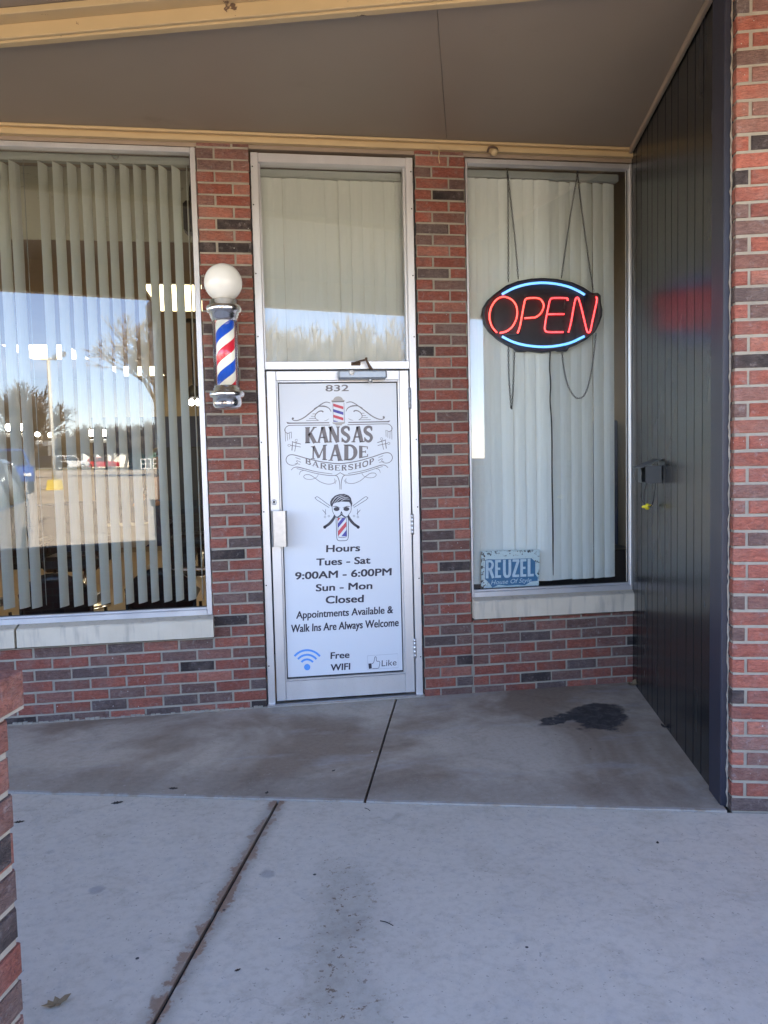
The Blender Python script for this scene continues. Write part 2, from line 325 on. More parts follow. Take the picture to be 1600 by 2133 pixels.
    c = t.mix(t.math('MULTIPLY', t.math('LESS_THAN', t.math('ADD', vv.outputs['Distance'], t.math('MULTIPLY', t.noise(60, 2), 0.03)), 0.042), t.math('GREATER_THAN', sv.outputs[0], 0.62)), c, (0.74, 0.73, 0.70))
    c = t.mix(t.math('MULTIPLY', t.math('LESS_THAN', t.math('ADD', vv.outputs['Distance'], t.math('MULTIPLY', t.noise(60, 2), 0.03)), 0.045), t.math('LESS_THAN', sv.outputs[1], 0.30)), c, (0.06, 0.055, 0.055))
    cr2 = t.n('ShaderNodeTexVoronoi', feature='DISTANCE_TO_EDGE'); cr2.inputs['Scale'].default_value = 0.55; av = t.n('ShaderNodeVectorMath', operation='ADD'); nz = t.n('ShaderNodeTexNoise'); nz.inputs['Scale'].default_value = 2.2; nz.inputs['Detail'].default_value = 6; t.l(t.pos(), nz.inputs['Vector']); t.l(t.pos(), av.inputs[0]); t.l(nz.outputs['Color'], av.inputs[1]); t.l(av.outputs[0], cr2.inputs['Vector'])
    c = t.mix(t.math('MULTIPLY', t.math('MULTIPLY', t.math('LESS_THAN', cr2.outputs['Distance'], 0.0022), t.ramp(t.noise(1.3, 2), 0.52, 0.6)), 0.16), c, (0.16, 0.15, 0.145))
    sp = t.ramp(g, 0.64, 0.74); c = t.mix(t.math('MULTIPLY', sp, 0.35), c, (0.13, 0.125, 0.12)); c = t.mix(t.math('MULTIPLY', t.ramp(g, 0.36, 0.26), 0.3), c, (0.55, 0.54, 0.52))
    t.col(c); t.bump(t.math('ADD', t.math('MULTIPLY', g, 0.5), h), 0.28, 0.003); return t.set(rough=0.85, spec=0.3)
M['conc_in'] = concrete('dirty_concrete', True); M['conc_out'] = concrete('pale_concrete', False)
M['soil'] = plain('joint_dirt', (0.045, 0.038, 0.032), 0.95, 0, 0.4, 60)
t = NT('lot_asphalt'); f = t.noise(0.9, 5, 0.6, stretch=(1, 2.5, 1)); g = t.noise(40, 3); c = t.mix(f, (0.30, 0.25, 0.185), (0.46, 0.385, 0.29)); cr = t.n('ShaderNodeTexVoronoi', feature='DISTANCE_TO_EDGE'); cr.inputs['Scale'].default_value = 0.45
mp = t.n('ShaderNodeVectorMath', operation='ADD'); nn = t.n('ShaderNodeTexNoise'); nn.inputs['Scale'].default_value = 0.8; nn.inputs['Detail'].default_value = 4; t.l(t.pos(), nn.inputs['Vector'])
t.l(t.pos(), mp.inputs[0]); t.l(nn.outputs['Color'], mp.inputs[1]); t.l(mp.outputs[0], cr.inputs['Vector'])
c = t.mix(t.math('MULTIPLY', t.math('LESS_THAN', cr.outputs['Distance'], 0.012), 0.8), c, (0.07, 0.06, 0.05)); t.col(t.mix(t.math('MULTIPLY', g, 0.3), c, (0.36, 0.30, 0.22))); M['asphalt'] = t.set(rough=0.95, spec=0.2)
# room behind the windows
M['tan_floor'] = plain('tan_floor', (0.48, 0.36, 0.22), 0.35, 0, 0.15, 3); M['ceil'] = plain('ceiling_tile', (0.40, 0.335, 0.27), 0.9, 0, 0.06, 2)
t = NT('textured_board'); f = t.noise(18, 4, 0.7, dist=1.5, stretch=(0.5, 1, 1.4)); t.col(t.mix(t.ramp(f, 0.6, 0.7), (0.62, 0.61, 0.50), (0.42, 0.40, 0.32))); t.bump(f, 0.4, 0.004); M['bulk'] = t.set(rough=0.8)
M['wall_tan'] = plain('tan_wall', (0.36, 0.30, 0.22), 0.8, 0, 0.08, 2); M['navywall'] = plain('navy_mural', (0.028, 0.045, 0.105), 0.6, 0, 0.25, 3)
M['leather'] = plain('black_vinyl_seat', (0.012, 0.012, 0.014), 0.3, 0, 0.2, 20, 0.1); M['frameblk'] = plain('black_frame', (0.012, 0.012, 0.013), 0.35, 0.2)
M['cabinet'] = plain('pale_cabinet', (0.45, 0.46, 0.47), 0.5); M['denim'] = plain('blue_denim', (0.12, 0.17, 0.28), 0.85, 0, 0.25, 40, 0.2); M['shirt'] = plain('black_shirt', (0.02, 0.02, 0.023), 0.8)
M['skin'] = plain('skin', (0.45, 0.25, 0.17), 0.5, 0, 0.06); M['shoe'] = plain('pale_shoe', (0.55, 0.52, 0.48), 0.6); M['hair'] = plain('brown_hair', (0.04, 0.025, 0.015), 0.6, 0, 0.3, 80)
M['lightpanel'] = emis('ceiling_light_panel', (1, 0.80, 0.46), 0.6); M['fillpanel'] = emis('added_fill_panel', (1, 0.88, 0.66), 1.4); M['bulb'] = emis('bulb_glow', (1, 0.93, 0.82), 4)  # the second panel glow serves the added fill lights
# sign
M['neonred'] = emis('red_neon', (1.0, 0.014, 0.001), 0.50); M['neonpink'] = emis('red_neon_tail', (1.0, 0.002, 0.007), 0.45); M['neonblue'] = emis('blue_neon', (0.06, 0.36, 1.0), 0.26)
M['signblack'] = plain('sign_black', (0.016, 0.013, 0.014), 0.5)
M['globe'] = emis('opal_globe', (1.0, 0.95, 0.84), 0.008); M['globe'].node_tree.nodes['Principled BSDF'].inputs['Base Color'].default_value = (0.82, 0.81, 0.76, 1); M['globe'].node_tree.nodes['Principled BSDF'].inputs['Roughness'].default_value = 0.07
t = NT('barber_stripes'); tc = t.n('ShaderNodeTexCoord'); sx = t.n('ShaderNodeSeparateXYZ'); t.l(tc.outputs['Object'], sx.inputs[0])
an = t.math('ARCTAN2', sx.outputs[1], sx.outputs[0]); ph = t.math('FRACT', t.math('ADD', t.math('SUBTRACT', t.math('MULTIPLY', sx.outputs[2], 1 / 0.245), t.math('MULTIPLY', an, 1 / (2 * math.pi))), 10.684))
rd = t.math('LESS_THAN', t.math('ABSOLUTE', t.math('SUBTRACT', ph, 0.25)), 0.135); bl = t.math('LESS_THAN', t.math('ABSOLUTE', t.math('SUBTRACT', ph, 0.75)), 0.135)
c = t.mix(rd, (0.86, 0.83, 0.74), (0.62, 0.02, 0.045)); c = t.mix(bl, c, (0.015, 0.09, 0.55)); t.col(c); t.l(c, t.b.inputs['Emission Color']); t.b.inputs['Emission Strength'].default_value = 0.07; M['stripe'] = t.set(rough=0.35)
# tin sign plate
t = NT('tin_plate'); n1 = t.noise(46, 4, 0.72); n2 = t.noise(11, 3); c = t.mix(n2, (0.55, 0.70, 0.76), (0.74, 0.85, 0.86)); sx = t.dot((1, 0, 0)); sz = t.dot((0, 0, 1))
edge = t.ramp(t.math('MAXIMUM', t.math('ABSOLUTE', t.math('DIVIDE', t.math('SUBTRACT', sx, 1.587), 0.208)), t.math('ABSOLUTE', t.math('DIVIDE', t.math('SUBTRACT', sz, 0.757), 0.142))), 0.55, 1.0)
c = t.mix(t.math('GREATER_THAN', t.math('ADD', n1, t.math('MULTIPLY', edge, 0.13)), 0.665), c, (0.03, 0.032, 0.035)); t.col(c); M['tin'] = t.set(rough=0.35, metal=0.1)
M['tinblue'] = plain('tin_blue', (0.06, 0.19, 0.36), 0.4, 0, 0.2, 30); M['tinpale'] = plain('tin_pale_letters', (0.58, 0.73, 0.84), 0.4, 0, 0.18, 50)
M['yellow'] = plain('yellow_cap', (0.70, 0.58, 0.02), 0.4); M['leaf'] = plain('dry_leaf', (0.22, 0.155, 0.085), 0.8, 0, 0.4, 50); M['darkleaf'] = plain('wet_leaf', (0.022, 0.017, 0.015), 0.7, 0, 0.3, 80)
M['boxgrey'] = plain('painted_box', (0.035, 0.040, 0.044), 0.38, 0, 0.2, 30, 0.1); M['white'] = plain('white_paint', (0.72, 0.71, 0.68), 0.5)
# the lot behind the photographer, seen in the glass
M['bark'] = plain('bare_bark', (0.36, 0.30, 0.23), 0.9, 0, 0.3, 4); M['bark2'] = plain('dark_bark', (0.15, 0.12, 0.095), 0.9, 0, 0.3, 4)
M['bldgrey'] = plain('grey_block', (0.20, 0.20, 0.20), 0.9, 0, 0.1, 0.4); M['bldtan'] = plain('tan_trim', (0.45, 0.38, 0.27), 0.8); M['bldgreen'] = plain('green_siding', (0.10, 0.19, 0.16), 0.8, 0, 0.12, 0.5)
M['darkglass'] = plain('dark_glass', (0.015, 0.016, 0.018), 0.15); M['carblue'] = plain('blue_car_paint', (0.01, 0.07, 0.30), 0.2, 0.3); M['carred'] = plain('red_car_paint', (0.55, 0.02, 0.04), 0.25); M['carwhite'] = plain('white_car_paint', (0.75, 0.75, 0.74), 0.25)
M['cardark'] = plain('dark_car_paint', (0.02, 0.022, 0.028), 0.2, 0.3); M['cargrey'] = plain('grey_car_paint', (0.10, 0.115, 0.13), 0.18, 0.5); M['tyre'] = plain('tyre', (0.02, 0.02, 0.02), 0.8); M['polewood'] = plain('pale_pole', (0.62, 0.55, 0.42), 0.5); M['curbyel'] = plain('yellow_base', (0.68, 0.50, 0.08), 0.7); M['grass'] = plain('winter_grass', (0.16, 0.14, 0.05), 0.95, 0, 0.3, 0.6); M['line'] = plain('lot_paint', (0.55, 0.53, 0.48), 0.8, 0, 0.3, 6)

# ---------------------------------------------------------------- brickwork
PAL = [((0.375, 0.124, 0.086), 5), ((0.335, 0.110, 0.079), 5), ((0.420, 0.166, 0.118), 3), ((0.280, 0.134, 0.106), 4), ((0.205, 0.122, 0.102), 3), ((0.150, 0.108, 0.098), 2), ((0.058, 0.046, 0.044), 1)]
PALX = [c for c, k in PAL for _ in range(k)]
def bricks(mb, F, a0, a1, z0, z1, zref, course, rng, phase=0.0, L=0.207, j=0.012, depth=0.09, flip=0, m=0, mm=1, bright=1.0, rect=None):
    k0 = math.floor((z0 - zref) / course + 1e-6); k1 = math.ceil((z1 - zref) / course - 1e-6)
    for k in range(k0, k1):
        zb, zt = zref + k * course + j / 2, zref + (k + 1) * course - j / 2
        zb, zt = max(zb, z0), min(zt, z1)
        if zt - zb < 0.012: continue
        off = phase + (L / 2 if (k + flip) % 2 else 0.0)
        i0 = math.floor((a0 - off) / L) - 1; i1 = math.ceil((a1 - off) / L) + 1
        for i in range(i0, i1):
            x0, x1 = off + i * L + j / 2, off + (i + 1) * L - j / 2
            if x0 < a0 + j: x0 = max(x0, a0)
            if x1 > a1 - j: x1 = min(x1, a1)
            x0 += rng.uniform(-.0016, .0016) if x0 > a0 else 0; x1 += rng.uniform(-.0016, .0016) if x1 < a1 else 0
            if x1 - x0 < 0.02: continue
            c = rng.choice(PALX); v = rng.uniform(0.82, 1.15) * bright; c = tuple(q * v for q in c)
            o = rng.uniform(-0.0022, 0.0016); e = 0.004; dz = rng.uniform(-0.001, 0.001)
            b, tp = zb + dz, zt + dz
            jt = lambda: rng.uniform(-.0014, .0014); r1 = [(x0, b + jt()), (x1, b + jt()), (x1, tp + jt()), (x0, tp + jt())]; ch = lambda: e + (rng.uniform(.002, .007) if rng.random() < .12 else rng.uniform(-.0015, .0015)); r2 = [(x0 + ch(), b + ch()), (x1 - ch(), b + ch()), (x1 - ch(), tp - ch()), (x0 + ch(), tp - ch())]
            vs = [F(x, -depth, z) for x, z in r1] + [F(x, o - e * 0.8, z) for x, z in r1] + [F(x, o, z) for x, z in r2]
            fs = [(3, 2, 1, 0)] + [(q, (q + 1) % 4, 4 + (q + 1) % 4, 4 + q) for q in range(4)] + [(4 + q, 4 + (q + 1) % 4, 8 + (q + 1) % 4, 8 + q) for q in range(4)] + [(8, 9, 10, 11)]
            mb.add(vs, fs, m, False, c)
    mb.box(F, (a0 + 0.005, -depth + 0.004, z0), (a1 - 0.005, -0.006, z1), mm)

ZREF, CRS = -0.0207, 0.0671
BM = [M['brick'], M['mortar']]

# ================================================================= ground
def plan(*us): return [SF(u, s, 0) for u, s in us]
g = MB(); J = 0.006
def wall_s(u): return -0.12 / math.cos(A15) - u * math.tan(A15) * 1.0          # s of the line y = +0.12 at u
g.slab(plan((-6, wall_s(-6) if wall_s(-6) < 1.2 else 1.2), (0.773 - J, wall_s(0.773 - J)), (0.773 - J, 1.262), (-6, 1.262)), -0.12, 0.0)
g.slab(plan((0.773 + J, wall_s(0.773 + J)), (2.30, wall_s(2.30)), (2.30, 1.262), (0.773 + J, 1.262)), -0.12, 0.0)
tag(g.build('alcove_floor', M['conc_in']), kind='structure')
g = MB()
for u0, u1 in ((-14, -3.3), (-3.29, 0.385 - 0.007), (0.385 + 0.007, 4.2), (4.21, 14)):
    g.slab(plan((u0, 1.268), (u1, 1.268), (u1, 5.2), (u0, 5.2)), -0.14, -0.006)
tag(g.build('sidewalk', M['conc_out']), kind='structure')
g = MB(); g.slab(plan((-14, 5.2), (14, 5.2), (14, 5.35), (-14, 5.35)), -0.3, -0.008); tag(g.build('kerb', M['conc_out']), kind='structure')
g = MB(); g.slab(plan((-14, -4), (14, -4), (14, 5.3), (-14, 5.3)), -0.35, -0.022); tag(g.build('joint_soil', M['soil']), kind='structure')
LZ = [(5.3, -0.15), (12, -0.02), (24, 0.25), (36, 0.50), (70, 1.05), (110, 1.42), (140, 1.5), (900, 1.5)]
def lotz(s):
    for (a, za), (b, zb) in zip(LZ, LZ[1:]):
        if s <= b: return za + (zb - za) * (s - a) / (b - a)
    return 1.5
g = MB()
for (a, za), (b, zb) in zip(LZ[:6], LZ[1:6] + [(104, 1.36)]):
    if a >= 104: break
    b2, zb2 = min(b, 104), lotz(min(b, 104)); g.add([SF(-400, a, za), SF(400, a, za), SF(400, b2, zb2), SF(-400, b2, zb2)], [(0, 1, 2, 3)])
tag(g.build('parking_lot', M['asphalt']), kind='structure')
g = MB()
for (a, za), (b, zb) in (((104, lotz(104)), (140, 1.5)), ((140, 1.5), (900, 1.5))): g.add([SF(-900, a, za), SF(900, a, za), SF(900, b, zb), SF(-900, b, zb)], [(0, 1, 2, 3)])
tag(g.build('far_grass', M['grass']), kind='structure')
g = MB(); g.add([Vector((-900, 900, -0.4)), Vector((900, 900, -0.4)), Vector((900, -20, -0.4)), Vector((-900, -20, -0.4))], [(0, 1, 2, 3)]); tag(g.build('ground', M['grass']), kind='structure')
g = MB()
for u0, s0, u1, s1 in ((-12, 33.0, 12, 33.3), (-3, 24, 3, 24.12), (2, 15, 2.12, 20), (5, 15, 5.12, 20), (-8, 50, 26, 50.2), (-20, 62, 30, 62.2)):
    g.add([SF(u0, s0, lotz(s0) + .006), SF(u1, s0, lotz(s0) + .006), SF(u1, s1, lotz(s1) + .006), SF(u0, s1, lotz(s1) + .006)], [(0, 1, 2, 3)])
tag(g.build('lot_markings', M['line']), kind='structure')

# ================================================================= shop front
shop = thing('shop_front', (0.5, 0, 0), 'red brick shop front with white-signed aluminium door between two blind-hung windows', 'shop front')
rng = random.Random(7)
Zs = 0.455                                       # underside of the stone sills
XL, XD0, XD1, XR0, XR1 = -0.309, -0.004, 0.984, 1.297, 2.41
b = MB(); bricks(b, WF, -5.2, XD0, -0.02, ZREF + 7 * CRS, ZREF, CRS, rng, phase=XL); b.build('brick_base', BM, shop)
b = MB(); bricks(b, WF, XL, XD0, ZREF + 7 * CRS, 3.37, ZREF, CRS, rng, phase=XL); b.build('brick_pier', BM, shop)
b = MB(); bricks(b, WF, XD1, XR0, -0.02, 3.37, ZREF, CRS, rng, phase=XD1, flip=1); b.build('brick_pier', BM, shop)
b = MB(); b.box(WF, (XR0 - .003, -.08, -.02), (XR0 + .009, -.004, Zs), 1); bricks(b, WF, XR0 + 0.006, XR1 + 0.05, -0.02, Zs + 0.014, ZREF - 0.004, CRS, rng, phase=XR0 + 0.006); b.build('brick_base', BM, shop)
b = MB(); bricks(b, WF, -5.2, -3.6, Zs, 3.37, ZREF, CRS, rng, phase=XL); b.build('brick_pier', BM, shop)
b = MB()                                         # mortar skim at the foot of the wall
for i in range(70):
    x = -2.0 + i * 0.029; b.cbox(WF, (x, -0.01, -0.02), (x + 0.028, rng.uniform(0.004, 0.012), rng.uniform(0.004, 0.016)), 0.003)
b.build('mortar_skirt', M['mortar'], shop)
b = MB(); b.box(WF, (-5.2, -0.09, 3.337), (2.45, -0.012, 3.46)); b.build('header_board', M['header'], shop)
def window(x0, x1, z0, z1, jw0, jw1, skew=0.0):
    F = WF
    f = MB()
    f.cbox(F, (x0, -0.075, z0), (x0 + jw0, -0.014, z1), 0.003); f.cbox(F, (x1 - jw1, -0.075, z0), (x1, -0.014, z1), 0.003)
    f.cbox(F, (x0 + jw0, -0.074, z1 - 0.03), (x1 - jw1, -0.018, z1), 0.003); f.cbox(F, (x0 + jw0, -0.074, z0), (x1 - jw1, -0.012, z0 + 0.034), 0.003)
    f.cbox(F, (x0 + jw0 + .001, -0.073, z0 + 0.034), (x1 - jw1 - .001, -0.03, z0 + 0.046), 0.002)
    fo = f.build('window', M['alu'], shop)
    o0, o1 = -0.053 - skew, -0.053 + skew; g = MB(); g.add([F(x0 + jw0 - .004, o0, z0 + 0.02), F(x1 - jw1 + .004, o1, z0 + 0.02), F(x1 - jw1 + .004, o1, z1 - 0.02), F(x0 + jw0 - .004, o0, z1 - 0.02)], [(0, 1, 2, 3)])
    g.build('pane', M['glass'], fo)
    k = MB(); k.cbox(F, (x0 + jw0, -0.052, z0 + 0.044), (x1 - jw1, -0.046, z0 + 0.05), 0.001); k.cbox(F, (x1 - jw1 - .006, -0.052, z0 + 0.05), (x1 - jw1 - .0005, -0.046, z1 - 0.03), 0.001); k.build('gasket', M['rubber'], fo)
    return fo
wl = window(-3.6, XL - 0.002, 0.588, 3.336, 0.03, 0.032); wr = window(XR0 + 0.003, XR1 - 0.004, 0.612, 3.332, 0.016, 0.034, 0.005)
def sill(x0, x1, zb, zt, p, par):
    b = MB(); pts = [(-0.09, zb), (p, zb), (p, zt - 0.008), (p - 0.008, zt), (-0.012, zt + 0.014), (-0.09, zt + 0.014)]
    n = 24; rr = random.Random(int(x0 * 100))
    rows = []
    for i in range(n + 1):
        x = x0 + (x1 - x0) * i / n; rows.append([WF(x, o + (rr.uniform(-.002, .0012) if 0 < k < 5 else 0), z + (rr.uniform(-.0015, .001) if k in (2, 3) else 0)) for k, (o, z) in enumerate(pts)])
    vs = [v for r in rows for v in r]; fs = [(i * 6 + k, i * 6 + (k + 1) % 6, i * 6 + 6 + (k + 1) % 6, i * 6 + 6 + k) for i in range(n) for k in range(6)] + [tuple(range(6)), tuple(range(n * 6, n * 6 + 6))]
    b.add(vs, fs); return b.build('sill', M['sill'], par)
sill(-3.55, -1.425, Zs + 0.012, 0.575, 0.06, wl); sill(-1.412, XL + 0.004, Zs + 0.012, 0.575, 0.06, wl); sill(XR0 + 0.004, XR1 - 0.01, Zs + 0.03, 0.599, 0.05, wr)
k = MB(); k.cbox(WF, (XR1 - 0.004, -0.08, 0.6), (XR1 + 0.03, -0.01, 3.34), 0.002); k.build('jamb_board', M['header'], shop)
# door frame with transom
DY = -0.045
f = MB(); JW = 0.052; ZM0, ZM1 = 2.054, 2.104
f.cbox(WF, (XD0 + .006, -0.11, 0.0), (XD0 + JW, -0.022, 3.324), 0.003); f.cbox(WF, (XD1 - JW, -0.11, 0.0), (XD1 - .008, -0.022, 3.324), 0.003)
f.cbox(WF, (XD0 + JW, -0.108, 3.268), (XD1 - JW, -0.024, 3.322), 0.003); f.cbox(WF, (XD0 + JW, -0.108, ZM0), (XD1 - JW, -0.026, ZM1), 0.003)
f.cbox(WF, (XD0 + JW, -0.105, ZM1), (XD0 + JW + .012, -0.045, 3.268), 0.002); f.cbox(WF, (XD1 - JW - .014, -0.105, ZM1), (XD1 - JW, -0.045, 3.268), 0.002)
for z in (0.25, 0.75, 1.2, 1.62, 2.25, 2.62, 3.02, 3.24):
    for x in (XD0 + 0.018, XD1 - 0.02): f.lathe(WF(x, -0.0225, z), [(0.0045, -0.0008), (0.0045, 0.0012)], 10, 1, 'Y')
df = f.build('door_frame', [M['alu'], M['rubber']], shop)
g = MB(); g.add([WF(XD0 + JW + .004, -0.07, ZM1 - .004), WF(XD1 - JW - .004, -0.07, ZM1 - .004), WF(XD1 - JW - .004, -0.07, 3.272), WF(XD0 + JW + .004, -0.07, 3.272)], [(0, 1, 2, 3)]); g.build('transom_pane', M['glass'], df)
k = MB()
rr = random.Random(3)
for side, x in ((-1, XD0), (1, XD1)):            # ragged caulk beside the frame
    pts = [WF(x + side * 0.0 + rr.uniform(-.004, .004), -0.028, z * 0.03) for z in range(0, 110)]
    k.tube(pts, [rr.uniform(.004, .009) for _ in pts], 6)
k.build('caulk', M['rubber'], df)
b = MB(); b.cbox(WF, (XD0 + .002, -0.11, -0.005), (XD1 - .002, 0.012, 0.012), 0.004); b.build('threshold', M['steel'], df)
# door leaf
L0, L1, LZ0, LZ1 = XD0 + JW + 0.007, XD1 - JW - 0.006, 0.022, 2.047
SW = 0.058
f = MB()
f.cbox(WF, (L0, -0.09, LZ0), (L0 + SW, -0.034, LZ1), 0.003); f.cbox(WF, (L1 - SW, -0.09, LZ0), (L1, -0.034, LZ1), 0.003)
f.cbox(WF, (L0 + SW, -0.089, LZ1 - 0.058), (L1 - SW, -0.036, LZ1), 0.003); f.cbox(WF, (L0 + SW, -0.089, LZ0), (L1 - SW, -0.036, 0.143), 0.003)
q = 0.010
f.cbox(WF, (L0 + SW, -0.086, 0.143), (L0 + SW + q, -0.044, LZ1 - 0.058), 0.002); f.cbox(WF, (L1 - SW - q, -0.086, 0.143), (L1 - SW, -0.044, LZ1 - 0.058), 0.002)
f.cbox(WF, (L0 + SW + q, -0.085, 0.143), (L1 - SW - q, -0.044, 0.143 + q), 0.002); f.cbox(WF, (L0 + SW + q, -0.085, LZ1 - 0.058 - q), (L1 - SW - q, -0.044, LZ1 - 0.058), 0.002)
door = f.build('door', M['alu'], shop)
GX0, GX1, GZ0, GZ1 = L0 + SW + q, L1 - SW - q, 0.143 + q, LZ1 - 0.058 - q
GO = -0.062
g = MB(); g.add([WF(GX0 - .004, GO, GZ0 - .004), WF(GX1 + .004, GO, GZ0 - .004), WF(GX1 + .004, GO, GZ1 + .004), WF(GX0 - .004, GO, GZ1 + .004)], [(0, 1, 2, 3)]); g.build('pane', M['glass'], door)
k = MB(); gk = 0.006
k.box(WF, (GX0, -.066, GZ0), (GX0 + gk, -.056, GZ1)); k.box(WF, (GX1 - gk, -.066, GZ0), (GX1, -.056, GZ1)); k.box(WF, (GX0 + gk, -.066, GZ0), (GX1 - gk, -.056, GZ0 + .009)); k.box(WF, (GX0 + gk, -.066, GZ1 - gk), (GX1 - gk, -.056, GZ1)); k.build('gasket', M['rubber'], door)
# pull handle: a bent steel plate stood off the stile
hz0, hz1 = P(580, 1138)[2], P(580, 1064)[2]; hx0, hx1 = P(566, 1100)[0], P(599, 1100)[0]
h = MB(); prof = [(hx0 + 0.004, -0.030), (hx0, 0.010), (hx0 + 0.010, 0.030), (hx1 - 0.012, 0.036), (hx1 - 0.003, 0.030), (hx1, 0.016), (hx1 - 0.003, 0.014), (hx1 - 0.014, 0.030), (hx0 + 0.012, 0.024), (hx0 + 0.006, 0.008), (hx0 + 0.009, -0.030)]
n = len(prof); h.add([WF(x, o, hz0) for x, o in prof] + [WF(x, o, hz1) for x, o in prof], [tuple(range(n)), tuple(range(n, 2 * n))] + [(i, (i + 1) % n, n + (i + 1) % n, n + i) for i in range(n)])
h.build('pull_handle', M['steel'], door)
lk = P(571, 1046, 0.034); h = MB(); h.lathe(lk, [(0.017, 0.002), (0.017, -0.006), (0.014, -0.009), (0.006, -0.009), (0.006, -0.004), (0, -0.004)], 24, 0, 'Y'); h.box(lambda a, o, z: lk + Vector((a, -o, z)), (-.0018, .004, -.005), (.0018, .0095, .004), 1); h.build('lock_cylinder', [M['steel'], M['rubber']], door)
for y in (830, 1092, 1350):                      # butt hinges
    p = P(855 + (y - 830) * 0.019, y, 0.03); h = MB(); h.lathe(Vector((L1 + 0.004, 0.026, p.z - 0.065)), [(0.0095, 0), (0.0095, 0.025), (0.0085, 0.026), (0.0095, 0.027), (0.0095, 0.051), (0.0085, 0.052), (0.0095, 0.053), (0.0095, 0.078), (0.0085, 0.079), (0.0095, 0.08), (0.0095, 0.104), (0.0085, 0.105), (0.0095, 0.106), (0.0095, 0.13)], 16)
    h.build('hinge', M['steel'] if y > 900 else M['closer'], door)
ca, cb = P(704, 779, 0), P(805, 778, 0)
h = MB(); zc = LZ1 - 0.030
h.cbox(WF, (ca.x, -0.036, zc - 0.027), (cb.x, 0.03, zc + 0.027), 0.010)
cl = h.build('door_closer', M['closer'], door)
h = MB(); h.lathe(P(733, 776, -0.0345) , [(0.0, -0.002), (0.014, -0.002), (0.016, 0.003)], 20, 0, 'Y'); h.build('closer_badge', M['white'], door)
h = MB(); h.lathe(P(772, 787, 0.0), [(0.012, -0.03), (0.012, 0.004)], 16); h.build('closer_spindle', M['steel'], door)
h = MB(); e0, e1, e2 = P(776, 772, -0.01), P(763, 749, -0.03), P(736, 757, 0.018)
h.tube([e0, P(770, 763, -0.012), P(765, 754, -0.02), e1], [0.010, 0.009, 0.007, 0.006], 8); h.tube([e1, P(750, 752, -0.02), e2], [0.006, 0.0055, 0.006], 8); h.lathe(e1 + Vector((0, 0, -.006)), [(0.008, 0), (0.008, 0.018)], 12)
h.cbox(WF, (e2.x - .012, -0.027, e2.z - .012), (e2.x + .045, -0.018, e2.z + .010), 0.003); h.build('closer_arm', M['rust'], door)

# ================================================================= canopy over the walk
can = thing('canopy', SF(0.5, 1.27, 3.4), 'tan painted porch canopy with cream beam and flat brown soffit', 'canopy')
ZC = 3.412
def wallpt(u, y): s = (-y) / math.cos(A15) - u * math.tan(A15); return SF(u, s, 0)
b = MB(); gsm = 0.0012
us_ = [-6.0, -2.4, 1.146, 2.31]
for u0, u1 in zip(us_, us_[1:]):
    p0, p1 = wallpt(u0 + gsm, 0.0), wallpt(u1 - gsm, 0.0); so_ = min(1.0, 1.2)
    if p0.dot(N) > 1.15: p0 = SF(u0, 1.15, 0)
    b.slab([p0, p1, SF(u1 - gsm, 1.17, 0), SF(u0 + gsm, 1.17, 0)], ZC, ZC + 0.02)
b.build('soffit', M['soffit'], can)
b = MB(); b.cbox(SF, (-9, 1.165, 3.368), (2.33, 1.205, ZC + 0.05), 0.003); b.cbox(SF, (-9, 1.205, 3.376), (2.33, 1.225, 3.438), 0.003); bm_ = b.build('beam', M['beam'], can)
b = MB(); b.cbox(SF, (-9, 1.225, 3.432), (9, 1.30, 3.46), 0.003); b.build('beam_moulding', M['beam'], can)
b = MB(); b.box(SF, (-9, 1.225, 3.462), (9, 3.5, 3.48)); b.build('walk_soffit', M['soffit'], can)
b = MB(); b.box(SF, (-9, 3.44, 3.17), (9, 3.56, 3.72)); b.build('fascia', M['beam'], can)
b = MB(); b.box(SF, (-9, -9, 3.72), (9, 3.6, 3.86)); b.build('roof', M['bldgrey'], can)
b = MB(); b.cbox(WF, (-5.2, -0.011, 3.357), (2.42, 0.030, 3.384), 0.003); b.cbox(WF, (-5.2, -0.011, 3.384), (2.42, 0.020, 3.394), 0.002); b.cbox(WF, (-5.2, -0.011, 3.394), (2.42, 0.046, ZC - 0.002), 0.003); b.build('wall_moulding', M['trim'], can)
b = MB(); b.cbox(SF, (2.274, -0.60, 3.376), (2.296, 1.16, ZC - 0.003), 0.004); b.build('side_moulding', M['header'], can)
t_ = thing('pipe_stub', P(1027, 314, -0.04), 'small broken pale cap stuck under the trim above right window', 'fixture stub')
b = MB(); b.lathe(P(1030, 316, -0.04), [(0.0, -0.025), (0.018, -0.02), (0.026, 0.0), (0.018, 0.012), (0, 0.014)], 14); b.build('cap', M['trim'], t_)
b = MB(); b.tube(smooth([P(1016, 317, -0.045), P(1019, 308, -0.05), P(1027, 306, -0.055), P(1034, 309, -0.05), P(1036, 314, -0.045)], 4), 0.007, 6); b.build('ragged_rim', M['rust'], t_)
t_ = MB(); t_.tube(smooth([P(914, 304, -0.04), P(915, 318, -0.046), P(914, 328, -0.045), P(916, 340, -0.047)], 5), 0.0028, 6); tag(t_.build('twine', M['trim']), 'short pale string hanging from the trim over brick pier', 'string')

